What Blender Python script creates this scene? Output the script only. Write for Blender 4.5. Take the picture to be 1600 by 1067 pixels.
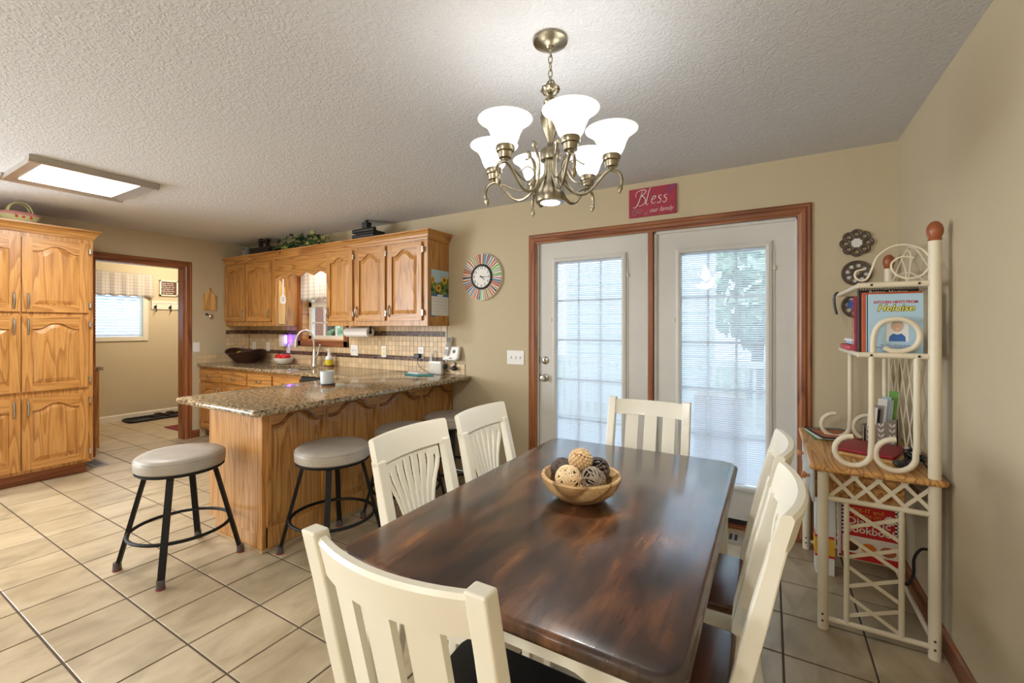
import bpy, bmesh, math, random
from mathutils import Vector, Matrix
R = random.Random(7)
PI = math.pi
for o in list(bpy.data.objects): bpy.data.objects.remove(o)
scene = bpy.context.scene
COL = scene.collection
# ---------------------------------------------------------------- camera (level, yawed left, image 1600x1067)
F_PX, YAW, Y0, CH = 686.26, .5321, 510.09, 1.361
cam_d = bpy.data.cameras.new('camera'); cam = bpy.data.objects.new('camera', cam_d); COL.objects.link(cam)
cam.location = (0, 0, CH); cam.rotation_euler = (PI/2, 0, YAW)
cam_d.sensor_width = 36; cam_d.lens = 36*F_PX/1600; cam_d.shift_y = -(533.5-Y0)/1600; cam_d.clip_start = .03
scene.camera = cam
cY, sY = math.cos(YAW), math.sin(YAW)
def ray(x, y):
    u = (x-800)/F_PX; v = (y-Y0)/F_PX
    return Vector((u*cY-sY, u*sY+cY, -v))
CAM = Vector((0, 0, CH))
def pz(x, y, z): r = ray(x, y); return CAM+r*((z-CH)/r.z)
def py(x, y, Y): r = ray(x, y); return CAM+r*(Y/r.y)
def px(x, y, X): r = ray(x, y); return CAM+r*(X/r.x)
# ---------------------------------------------------------------- world, lights, exposure
D, XL, XR, H = 3.334, -6.10, .635, 2.44
YR = -2.9                                   # rear wall behind the camera
w = bpy.data.worlds.new('world'); scene.world = w; w.use_nodes = True
w.node_tree.nodes['Background'].inputs[0].default_value = (.58, .79, 1, 1)
w.node_tree.nodes['Background'].inputs[1].default_value = 2.9
def area(name, loc, rot, sx, sy, power, col=(1, 1, 1)):
    l = bpy.data.lights.new(name, 'AREA'); l.shape = 'RECTANGLE'; l.size = sx; l.size_y = sy; l.energy = power; l.color = col
    o = bpy.data.objects.new(name, l); COL.objects.link(o); o.location = loc; o.rotation_euler = rot; return o
def point(name, loc, power, col=(1, 1, 1), r=.03):
    l = bpy.data.lights.new(name, 'POINT'); l.energy = power; l.color = col; l.shadow_soft_size = r
    o = bpy.data.objects.new(name, l); COL.objects.link(o); o.location = loc; return o
# fill lamp added at an unseen side window, then the sun
area('added_side_fill', (XL+.02, -1.35, 1.45), (0, -PI/2, 0), 1.5, 2.6, 150, (.93, .97, 1))
sun = bpy.data.lights.new('sun', 'SUN'); sun.energy = 2.2; sun.angle = .05; so = bpy.data.objects.new('sun', sun); COL.objects.link(so)
so.rotation_euler = (math.radians(50), 0, math.radians(70))
scene.view_settings.view_transform = 'Standard'; scene.view_settings.look = 'None'
scene.view_settings.exposure = .40; scene.view_settings.gamma = 1; scene.view_settings.use_curve_mapping = False
# ---------------------------------------------------------------- materials
def srgb(r, g, b):
    f = lambda c: c/12.92 if c <= .04045 else ((c+.055)/1.055)**2.4
    return (f(r/255), f(g/255), f(b/255), 1)
MATS = {}
def base(name):
    m = bpy.data.materials.new(name); m.use_nodes = True; MATS[name] = m
    return m, m.node_tree.nodes, m.node_tree.links, m.node_tree.nodes['Principled BSDF']
def plain(name, col, rough=.5, metal=0., var=.06, scale=6., bump=0., bscale=80., coat=0., emit=None, estr=0., spec=None):
    """procedural: base colour gently varied by noise, optional fine bump"""
    m, N, L, p = base(name)
    if len(col) == 3: col = (*col, 1)
    tc = N.new('ShaderNodeTexCoord'); nz = N.new('ShaderNodeTexNoise'); nz.inputs['Scale'].default_value = scale; nz.inputs['Detail'].default_value = 3
    L.new(tc.outputs['Object'], nz.inputs['Vector'])
    rp = N.new('ShaderNodeValToRGB'); e = rp.color_ramp.elements
    e[0].position = .3; e[1].position = .7
    e[0].color = tuple(c*(1-var) for c in col[:3])+(1,); e[1].color = tuple(min(1, c*(1+var)) for c in col[:3])+(1,)
    L.new(nz.outputs['Fac'], rp.inputs['Fac']); L.new(rp.outputs['Color'], p.inputs['Base Color'])
    p.inputs['Roughness'].default_value = rough; p.inputs['Metallic'].default_value = metal
    if spec is not None: p.inputs['Specular IOR Level'].default_value = spec
    if coat: p.inputs['Coat Weight'].default_value = coat; p.inputs['Coat Roughness'].default_value = .12
    if bump:
        n2 = N.new('ShaderNodeTexNoise'); n2.inputs['Scale'].default_value = bscale; n2.inputs['Detail'].default_value = 4
        L.new(tc.outputs['Object'], n2.inputs['Vector'])
        b = N.new('ShaderNodeBump'); b.inputs['Strength'].default_value = bump; b.inputs['Distance'].default_value = .01
        L.new(n2.outputs['Fac'], b.inputs['Height']); L.new(b.outputs['Normal'], p.inputs['Normal'])
    if emit: p.inputs['Emission Color'].default_value = (*emit[:3], 1); p.inputs['Emission Strength'].default_value = estr
    return m
def wood(name, light, mid, dark, axis, rough=.38, rings=9., coat=.12, freq=1.):
    """grain runs along one axis: 'z' upright, 'h' level"""
    m, N, L, p = base(name)
    tc = N.new('ShaderNodeTexCoord'); oi = N.new('ShaderNodeObjectInfo')
    sc = N.new('ShaderNodeVectorMath'); sc.operation = 'SCALE'; sc.inputs[0].default_value = (7.3, 5.1, 9.7); L.new(oi.outputs['Random'], sc.inputs['Scale'])
    ad = N.new('ShaderNodeVectorMath'); ad.operation = 'ADD'; L.new(tc.outputs['Object'], ad.inputs[0]); L.new(sc.outputs['Vector'], ad.inputs[1])
    mp = N.new('ShaderNodeMapping'); mp.inputs['Scale'].default_value = {'z': (11*freq, 11*freq, .9*freq), 'h': (.9*freq, .9*freq, 11*freq), 'y': (11*freq, .9*freq, 11*freq), 'x': (.9*freq, 11*freq, 11*freq)}[axis]
    L.new(ad.outputs['Vector'], mp.inputs['Vector'])
    n1 = N.new('ShaderNodeTexNoise'); n1.inputs['Scale'].default_value = .8; n1.inputs['Detail'].default_value = 1.2; n1.inputs['Distortion'].default_value = .15
    L.new(mp.outputs['Vector'], n1.inputs['Vector'])
    mu = N.new('ShaderNodeMath'); mu.operation = 'MULTIPLY'; mu.inputs[1].default_value = rings; L.new(n1.outputs['Fac'], mu.inputs[0])
    fr = N.new('ShaderNodeMath'); fr.operation = 'FRACT'; L.new(mu.outputs[0], fr.inputs[0])
    r1 = N.new('ShaderNodeValToRGB'); e = r1.color_ramp.elements; e[0].color = light; e[0].position = .0; e[1].color = mid; e[1].position = .55
    x = e.new(.86); x.color = dark; x = e.new(.97); x.color = light
    L.new(fr.outputs[0], r1.inputs['Fac'])
    mp2 = N.new('ShaderNodeMapping'); mp2.inputs['Scale'].default_value = {'z': (160, 160, 5), 'h': (5, 5, 160), 'y': (160, 5, 160), 'x': (5, 160, 160)}[axis]
    L.new(ad.outputs['Vector'], mp2.inputs['Vector'])
    n2 = N.new('ShaderNodeTexNoise'); n2.inputs['Scale'].default_value = 1; n2.inputs['Detail'].default_value = 2; L.new(mp2.outputs['Vector'], n2.inputs['Vector'])
    r2 = N.new('ShaderNodeValToRGB'); e = r2.color_ramp.elements; e[0].position = .33; e[0].color = (.55, .5, .45, 1); e[1].position = .5; e[1].color = (1, 1, 1, 1)
    L.new(n2.outputs['Fac'], r2.inputs['Fac'])
    mx = N.new('ShaderNodeMix'); mx.data_type = 'RGBA'; mx.blend_type = 'MULTIPLY'; mx.inputs[0].default_value = .55
    L.new(r1.outputs['Color'], mx.inputs[6]); L.new(r2.outputs['Color'], mx.inputs[7]); L.new(mx.outputs[2], p.inputs['Base Color'])
    p.inputs['Roughness'].default_value = rough
    if coat: p.inputs['Coat Weight'].default_value = coat; p.inputs['Coat Roughness'].default_value = .2
    return m
OKL, OKM, OKD = srgb(196, 145, 82), srgb(186, 133, 70), srgb(158, 105, 52)
wood('oak_bead_shaded', srgb(158, 104, 56), srgb(146, 94, 48), srgb(122, 74, 36), 'h'); wood('oak_v', OKL, OKM, OKD, 'z'); wood('oak_h', OKL, OKM, OKD, 'h')  # bead oak darkened to paint in shade along the panel arches
wood('desk_oak', srgb(222, 172, 104), srgb(206, 150, 84), srgb(160, 106, 56), 'y', freq=2.0, rings=6)
wood('cherry_v', srgb(158, 98, 58), srgb(146, 86, 48), srgb(120, 66, 36), 'z', rings=5); wood('cherry_h', srgb(150, 92, 55), srgb(138, 81, 46), srgb(112, 61, 34), 'h', rings=5)
wood('bowl_wood', srgb(206, 172, 122), srgb(196, 158, 106), srgb(128, 92, 54), 'x', rough=.5, rings=5, coat=0, freq=.8)
wood('seat_wood', srgb(96, 50, 28), srgb(84, 42, 24), srgb(64, 30, 18), 'x', rough=.28, rings=4, coat=.3)
wood('light_wood', srgb(226, 186, 120), srgb(214, 172, 104), srgb(190, 146, 84), 'z', rings=4, coat=0)
plain('black_seat', (.006, .006, .006), .55)
plain('paint', srgb(194, 179, 149), .75, var=.02, scale=2, bump=.06, bscale=220)
plain('trim_white', srgb(222, 214, 198), .5, var=.02)
plain('door_white', srgb(208, 206, 200), .5, var=.02)
plain('cream', srgb(232, 227, 210), .38, var=.015, coat=.15)
plain('shelf_metal', srgb(226, 215, 190), .4, var=.02)
plain('black_metal', (.006, .006, .006), .55, var=.2, spec=.25)
plain('rubber', (.01, .01, .01), .6)
plain('vinyl', srgb(168, 159, 147), .45, var=.10, scale=9, bump=.12, bscale=30)
plain('white_plastic', srgb(232, 230, 226), .35, var=.01)
plain('grey_plastic', srgb(120, 120, 122), .4); plain('dark_plastic', (.012, .012, .014), .35)
plain('steel', (.62, .60, .57), .28, 1., var=.05); plain('nickel', (.55, .52, .47), .3, 1., var=.08)
plain('brass', (.30, .26, .18), .30, 1., var=.25, scale=25)
plain('pewter', (.38, .36, .33), .35, 1., var=.15)
plain('grout', srgb(84, 67, 52), .9, var=.1); plain('tile_grout', srgb(166, 138, 102), .9)
plain('paper', srgb(236, 234, 230), .8, var=.02); plain('ceramic', srgb(236, 232, 226), .2)
plain('tomato', srgb(206, 34, 18), .3, var=.1); plain('lemon', srgb(206, 186, 40), .45)
plain('green_leaf', srgb(44, 74, 34), .5, var=.5, scale=30); plain('pale_leaf', srgb(142, 152, 84), .5, var=.4, scale=30)
plain('iron_dark', (.016, .014, .013), .5, var=.3); plain('plate_iron', srgb(98, 86, 76), .45, .6, var=.3, scale=40)
plain('teal', srgb(70, 150, 150), .5); plain('red_cover', srgb(150, 28, 42), .45); plain('book_red', srgb(190, 20, 30), .4)
plain('finial', srgb(150, 84, 48), .35, var=.15); plain('knob_wood', srgb(206, 134, 74), .35)
plain('twig_light', srgb(226, 200, 160), .7, var=.15, scale=40); plain('twig_dark', srgb(92, 80, 74), .7, var=.25, scale=40); plain('twig_grey', srgb(142, 128, 112), .7, var=.2, scale=40)
plain('basket_dark', srgb(62, 36, 24), .5, var=.5, scale=60); plain('sign_red', srgb(158, 44, 66), .6, var=.15, scale=12)
plain('cloth_white', srgb(228, 222, 218), .9, var=.03); plain('soap_yellow', srgb(222, 200, 50), .15); plain('clear', srgb(216, 222, 228), .15)
plain('lamp_lens', (.9, .9, .9), .4, emit=(1, .97, .93), estr=14.); plain('kitchen_lens', (.9, .9, .9), .4, emit=(1, .97, .93), estr=7.)
plain('blue_glow', (.1, .1, .9), .4, emit=(.16, .05, 1), estr=14.); plain('sink_tube', (.9, .9, .9), .4, emit=(1, .94, .86), estr=9.)
plain('added_dome_lens', (.9, .9, .9), .4, emit=(1, .97, .92), estr=9.)
plain('mud_lens', (.9, .9, .9), .4, emit=(1, .85, .62), estr=8.)
plain('foot_cap', srgb(84, 74, 72), .35); plain('rug', srgb(110, 30, 26), .95); plain('fabric_red', srgb(186, 84, 90), .9, var=.6, scale=90); plain('painted_mirror', (.72, .71, .66), .12, .0, var=.02); plain('ball_shade', srgb(58, 44, 36), .9); plain('ball_shade_pale', srgb(150, 118, 82), .9); plain('basket_pink', srgb(206, 140, 142), .5); plain('basket_green', srgb(206, 206, 150), .5)  # mirror discs: bright reflections painted as a pale plain colour
plain('muntin', srgb(236, 240, 244), .5)
plain('brick', srgb(158, 104, 84), .85, var=.2, scale=30); plain('deck', srgb(206, 206, 206), .8, var=.1); plain('siding', srgb(214, 218, 222), .8)
plain('tree', srgb(150, 168, 134), .8, var=.5, scale=6); plain('bark', srgb(90, 76, 64), .9); plain('lawn', srgb(120, 132, 92), .9, var=.3)
plain('alum', srgb(176, 168, 158), .35, .6); plain('orange_cover', srgb(196, 88, 40), .5)
for n, c in dict(ink_white=(236, 230, 222), ink_black=(24, 22, 22), ink_red=(196, 34, 52), ink_yellow=(236, 226, 100), ink_blue=(60, 104, 176), ink_sky=(176, 206, 224), ink_green=(96, 132, 70), ink_gold=(224, 170, 40), ink_brown=(82, 48, 24), ink_grey=(150, 148, 146), ink_skin=(226, 178, 152), ink_hair=(196, 190, 184), ink_violet=(116, 96, 160), ink_orange=(222, 120, 40), ink_rust=(176, 98, 58), ink_lime=(122, 180, 92), ink_navy=(40, 48, 70), ink_teal=(60, 128, 160)).items():
    plain(n, srgb(*c), .6, var=.03)
def ceiling_mat():
    m, N, L, p = base('ceiling_texture')
    tc = N.new('ShaderNodeTexCoord'); n1 = N.new('ShaderNodeTexNoise'); n1.inputs['Scale'].default_value = 38; n1.inputs['Detail'].default_value = 3; n1.inputs['Distortion'].default_value = 1.6
    L.new(tc.outputs['Object'], n1.inputs['Vector'])
    rp = N.new('ShaderNodeValToRGB'); rp.color_ramp.elements[0].position = .42; rp.color_ramp.elements[1].position = .62; L.new(n1.outputs['Fac'], rp.inputs['Fac'])
    b = N.new('ShaderNodeBump'); b.inputs['Strength'].default_value = .38; b.inputs['Distance'].default_value = .007
    L.new(rp.outputs['Color'], b.inputs['Height']); L.new(b.outputs['Normal'], p.inputs['Normal'])
    p.inputs['Base Color'].default_value = srgb(212, 213, 216); p.inputs['Roughness'].default_value = .9
ceiling_mat()
def tile_mat():
    m, N, L, p = base('floor_tile')
    tc = N.new('ShaderNodeTexCoord'); oi = N.new('ShaderNodeObjectInfo')
    g = N.new('ShaderNodeNewGeometry')
    n1 = N.new('ShaderNodeTexNoise'); n1.inputs['Scale'].default_value = 5; n1.inputs['Detail'].default_value = 6; n1.inputs['Distortion'].default_value = .8
    mp = N.new('ShaderNodeMapping'); mp.inputs['Scale'].default_value = (1.6, .8, 1); L.new(g.outputs['Position'], mp.inputs['Vector']); L.new(mp.outputs['Vector'], n1.inputs['Vector'])
    rp = N.new('ShaderNodeValToRGB'); e = rp.color_ramp.elements; e[0].position = .3; e[0].color = srgb(152, 136, 108); e[1].position = .7; e[1].color = srgb(186, 169, 139)
    x = e.new(.48); x.color = srgb(171, 153, 123)
    L.new(n1.outputs['Fac'], rp.inputs['Fac'])
    hs = N.new('ShaderNodeHueSaturation'); ma = N.new('ShaderNodeMath'); ma.operation = 'MULTIPLY_ADD'; ma.inputs[1].default_value = .12; ma.inputs[2].default_value = .94
    L.new(oi.outputs['Random'], ma.inputs[0]); L.new(ma.outputs[0], hs.inputs['Value']); L.new(rp.outputs['Color'], hs.inputs['Color']); L.new(hs.outputs['Color'], p.inputs['Base Color'])
    p.inputs['Roughness'].default_value = .38
    n2 = N.new('ShaderNodeTexNoise'); n2.inputs['Scale'].default_value = 30; n2.inputs['Detail'].default_value = 4; L.new(g.outputs['Position'], n2.inputs['Vector'])
    b = N.new('ShaderNodeBump'); b.inputs['Strength'].default_value = .08; b.inputs['Distance'].default_value = .01; L.new(n2.outputs['Fac'], b.inputs['Height']); L.new(b.outputs['Normal'], p.inputs['Normal'])
tile_mat()
def granite_mat():
    m, N, L, p = base('granite')
    tc = N.new('ShaderNodeNewGeometry')
    n1 = N.new('ShaderNodeTexNoise'); n1.inputs['Scale'].default_value = 52; n1.inputs['Detail'].default_value = 5; n1.inputs['Roughness'].default_value = .7; L.new(tc.outputs['Position'], n1.inputs['Vector'])
    rp = N.new('ShaderNodeValToRGB'); e = rp.color_ramp.elements; e[0].position = .30; e[0].color = srgb(40, 34, 30); e[1].position = .72; e[1].color = srgb(226, 212, 184)
    for q, c in ((.42, (92, 78, 62)), (.50, (152, 132, 102)), (.60, (186, 164, 128))): x = e.new(q); x.color = srgb(*c)
    L.new(n1.outputs['Fac'], rp.inputs['Fac']); L.new(rp.outputs['Color'], p.inputs['Base Color'])
    p.inputs['Roughness'].default_value = .12
granite_mat()
def table_mat():
    m, N, L, p = base('table_stain')
    tc = N.new('ShaderNodeTexCoord')
    mp = N.new('ShaderNodeMapping'); mp.inputs['Scale'].default_value = (6.5, 2.6, 4); mp.inputs['Rotation'].default_value = (0, 0, .12); L.new(tc.outputs['Object'], mp.inputs['Vector'])
    n1 = N.new('ShaderNodeTexNoise'); n1.inputs['Scale'].default_value = 1.5; n1.inputs['Detail'].default_value = 3; n1.inputs['Roughness'].default_value = .45; n1.inputs['Distortion'].default_value = .0; L.new(mp.outputs['Vector'], n1.inputs['Vector'])
    rp = N.new('ShaderNodeValToRGB'); e = rp.color_ramp.elements; rp.color_ramp.interpolation = 'B_SPLINE'; e[0].position = .22; e[0].color = srgb(34, 27, 26); e[1].position = .80; e[1].color = srgb(150, 98, 56)
    for q, c in ((.40, (52, 38, 32)), (.52, (76, 50, 36)), (.66, (112, 72, 44))): x = e.new(q); x.color = srgb(*c)
    L.new(n1.outputs['Fac'], rp.inputs['Fac'])
    mp2 = N.new('ShaderNodeMapping'); mp2.inputs['Scale'].default_value = (60, 6, 30); L.new(tc.outputs['Object'], mp2.inputs['Vector'])
    n2 = N.new('ShaderNodeTexNoise'); n2.inputs['Scale'].default_value = 1; n2.inputs['Detail'].default_value = 3; L.new(mp2.outputs['Vector'], n2.inputs['Vector'])
    r2 = N.new('ShaderNodeValToRGB'); r2.color_ramp.elements[0].position = .3; r2.color_ramp.elements[0].color = (.42, .40, .40, 1); r2.color_ramp.elements[1].position = .66; L.new(n2.outputs['Fac'], r2.inputs['Fac'])
    mx = N.new('ShaderNodeMix'); mx.data_type = 'RGBA'; mx.blend_type = 'MULTIPLY'; mx.inputs[0].default_value = .85; L.new(rp.outputs['Color'], mx.inputs[6]); L.new(r2.outputs['Color'], mx.inputs[7]); L.new(mx.outputs[2], p.inputs['Base Color'])
    p.inputs['Roughness'].default_value = .27; p.inputs['Specular IOR Level'].default_value = .6; p.inputs['Coat Weight'].default_value = .4; p.inputs['Coat Roughness'].default_value = .12
    b = N.new('ShaderNodeBump'); b.inputs['Strength'].default_value = .05; b.inputs['Distance'].default_value = .01; L.new(n2.outputs['Fac'], b.inputs['Height']); L.new(b.outputs['Normal'], p.inputs['Normal'])
table_mat()
def attr_mat():
    m, N, L, p = base('wall_tile'); a = N.new('ShaderNodeAttribute'); a.attribute_name = 'Col'; L.new(a.outputs['Color'], p.inputs['Base Color']); p.inputs['Roughness'].default_value = .4
attr_mat()
def glass_mat(name, tint=(1, 1, 1), mixf=.07, rough=.0):
    m, N, L, p = base(name); N.remove(p); out = N['Material Output']
    t = N.new('ShaderNodeBsdfTransparent'); t.inputs[0].default_value = (*tint, 1); g = N.new('ShaderNodeBsdfGlossy'); g.inputs['Roughness'].default_value = rough
    lw = N.new('ShaderNodeFresnel'); lw.inputs['IOR'].default_value = 1.5; gb = N.new('ShaderNodeNewGeometry'); iv_ = N.new('ShaderNodeMath'); iv_.operation = 'SUBTRACT'; iv_.inputs[0].default_value = 1; L.new(gb.outputs['Backfacing'], iv_.inputs[1]); ml = N.new('ShaderNodeMath'); ml.operation = 'MULTIPLY'; L.new(lw.outputs[0], ml.inputs[0]); L.new(iv_.outputs[0], ml.inputs[1]); mx = N.new('ShaderNodeMixShader'); L.new(ml.outputs[0], mx.inputs[0]); L.new(t.outputs[0], mx.inputs[1]); L.new(g.outputs[0], mx.inputs[2]); L.new(mx.outputs[0], out.inputs[0])
glass_mat('glass'); glass_mat('jar_glass', (.86, .9, .94), rough=.05)
def curtain_mat():
    m, N, L, p = base('plaid'); tc = N.new('ShaderNodeTexCoord'); s = N.new('ShaderNodeSeparateXYZ'); L.new(tc.outputs['Object'], s.inputs[0])
    def stripes(sock, k, off):
        a = N.new('ShaderNodeMath'); a.operation = 'MULTIPLY_ADD'; a.inputs[1].default_value = k; a.inputs[2].default_value = off; L.new(sock, a.inputs[0])
        f = N.new('ShaderNodeMath'); f.operation = 'FRACT'; L.new(a.outputs[0], f.inputs[0]); g = N.new('ShaderNodeMath'); g.operation = 'GREATER_THAN'; g.inputs[1].default_value = .86; L.new(f.outputs[0], g.inputs[0]); return g.outputs[0]
    ad = N.new('ShaderNodeMath'); ad.operation = 'ADD'; L.new(s.outputs[0], ad.inputs[0]); L.new(s.outputs[1], ad.inputs[1])
    a = stripes(ad.outputs[0], 22, .1); b = stripes(s.outputs[2], 22, .3); sm = N.new('ShaderNodeMath'); sm.operation = 'ADD'; L.new(a, sm.inputs[0]); L.new(b, sm.inputs[1])
    rp = N.new('ShaderNodeValToRGB'); rp.color_ramp.elements[0].color = srgb(226, 218, 208); rp.color_ramp.elements[1].color = srgb(176, 160, 150); hm = N.new('ShaderNodeMath'); hm.operation = 'MULTIPLY'; hm.inputs[1].default_value = .5
    L.new(sm.outputs[0], hm.inputs[0]); L.new(hm.outputs[0], rp.inputs['Fac']); L.new(rp.outputs['Color'], p.inputs['Base Color']); p.inputs['Roughness'].default_value = .9
    t = N.new('ShaderNodeBsdfTranslucent'); L.new(rp.outputs['Color'], t.inputs[0]); mx = N.new('ShaderNodeMixShader'); mx.inputs[0].default_value = .4; L.new(p.outputs[0], mx.inputs[1]); L.new(t.outputs[0], mx.inputs[2]); L.new(mx.outputs[0], N['Material Output'].inputs[0])
curtain_mat()
def slat_mat():
    m, N, L, p = base('slat'); p.inputs['Base Color'].default_value = srgb(228, 232, 238); p.inputs['Roughness'].default_value = .5
    t = N.new('ShaderNodeBsdfTranslucent'); t.inputs[0].default_value = srgb(228, 234, 242); mx = N.new('ShaderNodeMixShader'); mx.inputs[0].default_value = .5; L.new(p.outputs[0], mx.inputs[1]); L.new(t.outputs[0], mx.inputs[2]); L.new(mx.outputs[0], N['Material Output'].inputs[0])
slat_mat()
def shade_mat():
    m, N, L, p = base('shade_glass'); p.inputs['Base Color'].default_value = (.85, .85, .83, 1); p.inputs['Roughness'].default_value = .35
    p.inputs['Emission Color'].default_value = (1, .99, .97, 1)
    tc = N.new('ShaderNodeTexCoord'); n1 = N.new('ShaderNodeTexNoise'); n1.inputs['Scale'].default_value = 8; n1.inputs['Distortion'].default_value = 2; L.new(tc.outputs['Object'], n1.inputs['Vector'])
    rp = N.new('ShaderNodeValToRGB'); rp.color_ramp.elements[0].color = (.9, .9, .89, 1); rp.color_ramp.elements[1].color = (1, 1, .99, 1); L.new(n1.outputs['Fac'], rp.inputs['Fac']); L.new(rp.outputs['Color'], p.inputs['Emission Color'])
    s = N.new('ShaderNodeSeparateXYZ'); L.new(tc.outputs['Object'], s.inputs[0]); mr = N.new('ShaderNodeMapRange'); mr.inputs[1].default_value = -.02; mr.inputs[2].default_value = .047; mr.inputs[3].default_value = 2.6; mr.inputs[4].default_value = .55
    L.new(s.outputs[2], mr.inputs[0]); L.new(mr.outputs[0], p.inputs['Emission Strength'])
shade_mat()
# ---------------------------------------------------------------- mesh builder
class MB:
    def __init__(s): s.v = []; s.f = []
    def add(s, vs, fs):
        b = len(s.v); s.v += [Vector(q) for q in vs]; s.f += [tuple(b+i for i in f) for f in fs]; return s
    def box(s, x0, x1, y0, y1, z0, z1):
        x0, x1 = min(x0, x1), max(x0, x1); y0, y1 = min(y0, y1), max(y0, y1); z0, z1 = min(z0, z1), max(z0, z1)
        return s.add([(x0, y0, z0), (x1, y0, z0), (x1, y1, z0), (x0, y1, z0), (x0, y0, z1), (x1, y0, z1), (x1, y1, z1), (x0, y1, z1)],
                     [(0, 3, 2, 1), (4, 5, 6, 7), (0, 1, 5, 4), (1, 2, 6, 5), (2, 3, 7, 6), (3, 0, 4, 7)])
    def prism(s, poly, ax, a0, a1):
        """extrude a 2D outline along axis ax ('x': outline is (y,z); 'y': (x,z); 'z': (x,y))"""
        def P(p, a): return {'x': (a, p[0], p[1]), 'y': (p[0], a, p[1]), 'z': (p[0], p[1], a)}[ax]
        n = len(poly); vs = [P(p, a0) for p in poly]+[P(p, a1) for p in poly]
        return s.add(vs, [tuple(range(n-1, -1, -1)), tuple(range(n, 2*n))]+[(i, (i+1) % n, n+(i+1) % n, n+i) for i in range(n)])
    def loft(s, loops, cap0=True, cap1=True):
        n = len(loops[0]); vs = [p for l in loops for p in l]; fs = []
        for k in range(len(loops)-1):
            for i in range(n): fs.append((k*n+i, k*n+(i+1) % n, (k+1)*n+(i+1) % n, (k+1)*n+i))
        if cap0: fs.append(tuple(range(n-1, -1, -1)))
        if cap1: fs.append(tuple(range((len(loops)-1)*n, len(loops)*n)))
        return s.add(vs, fs)
    def tube(s, pts, r, n=8, closed=False, caps=True, rs=None):
        pts = [Vector(p) for p in pts]; m = len(pts); loops = []
        t0 = (pts[1]-pts[0]).normalized(); u = t0.orthogonal().normalized()
        for i, p in enumerate(pts):
            a = pts[(i-1) % m] if (closed or i > 0) else p; b = pts[(i+1) % m] if (closed or i < m-1) else p
            t = (b-a).normalized(); u = (u-t*u.dot(t))
            u = u.normalized() if u.length > 1e-6 else t.orthogonal().normalized()
            w_ = t.cross(u); rr = rs[i] if rs else r
            loops.append([p+(u*math.cos(2*PI*k/n)+w_*math.sin(2*PI*k/n))*rr for k in range(n)])
        if closed: loops.append(loops[0]); caps = False
        return s.loft(loops, caps, caps)
    def bar(s, p0, p1, wdt, hgt, up=(0, 0, 1)):
        """rectangular bar from p0 to p1"""
        p0, p1 = Vector(p0), Vector(p1); t = (p1-p0).normalized(); side = t.cross(Vector(up))
        if side.length < 1e-4: side = t.cross(Vector((0, 1, 0)))
        side.normalize(); u2 = side.cross(t)
        lo = lambda p: [p+side*(a*wdt/2)+u2*(b*hgt/2) for a, b in ((-1, -1), (1, -1), (1, 1), (-1, 1))]
        return s.loft([lo(p0), lo(p1)])
    def lathe(s, prof, n=24, c=(0, 0, 0)):
        c = Vector(c); loops = [[c+Vector((max(r, 1e-4)*math.cos(2*PI*k/n), max(r, 1e-4)*math.sin(2*PI*k/n), z)) for k in range(n)] for r, z in prof]
        return s.loft(loops)
    def ball(s, c, r, n=12, m=8, sc=(1, 1, 1)):
        c = Vector(c)
        return s.loft([[c+Vector((sc[0]*r*math.sin(a)*math.cos(2*PI*k/n), sc[1]*r*math.sin(a)*math.sin(2*PI*k/n), -sc[2]*r*math.cos(a))) for k in range(n)] for a in [max(1e-3, PI*i/m) if i < m else PI-1e-3 for i in range(m+1)]])
    def slab(s, poly, z0, z1, r, k=3):
        """flat slab with rounded edges; poly counter-clockwise"""
        n = len(poly); nor = []
        for i in range(n):
            a, b, c = Vector(poly[i-1]), Vector(poly[i]), Vector(poly[(i+1) % n])
            d1 = (b-a).normalized(); d2 = (c-b).normalized(); n1 = Vector((d1.y, -d1.x)); n2 = Vector((d2.y, -d2.x)); q = (n1+n2)
            nor.append(q/max(.3, 1+n1.dot(n2)))
        L = []
        for i in range(k+1):
            a = PI/2*i/k; off = -r*(1-math.sin(a)); L.append(([Vector(poly[j])+nor[j]*off for j in range(n)], z0+r*(1-math.cos(a))))
        for i in range(k+1):
            a = PI/2*i/k; off = -r*(1-math.cos(a)); L.append(([Vector(poly[j])+nor[j]*off for j in range(n)], z1-r+r*math.sin(a)))
        return s.loft([[(p.x, p.y, z) for p in pl] for pl, z in L])
    def xf(s, M, start=0):
        s.v[start:] = [M @ q for q in s.v[start:]]; return s
def rrect(x0, x1, y0, y1, r, k=4):
    out = []
    for cx, cy, a0 in ((x1-r, y0+r, -PI/2), (x1-r, y1-r, 0), (x0+r, y1-r, PI/2), (x0+r, y0+r, PI)):
        for i in range(k+1): a = a0+PI/2*i/k; out.append((cx+r*math.cos(a), cy+r*math.sin(a)))
    return out
def smoothline(pts, k=6, closed=False):
    """Catmull-Rom through the points"""
    P = [Vector(p) for p in pts]; n = len(P); out = []
    for i in range(n if closed else n-1):
        g = lambda j: P[j % n] if closed else P[min(max(j, 0), n-1)]
        a, b, c, d = g(i-1), g(i), g(i+1), g(i+2)
        for q in range(k):
            t = q/k; out.append(.5*((2*b)+(c-a)*t+(2*a-5*b+4*c-d)*t*t+(3*b-a-3*c+d)*t**3))
    if not closed: out.append(P[-1])
    return out
WORLD = {}
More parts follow.
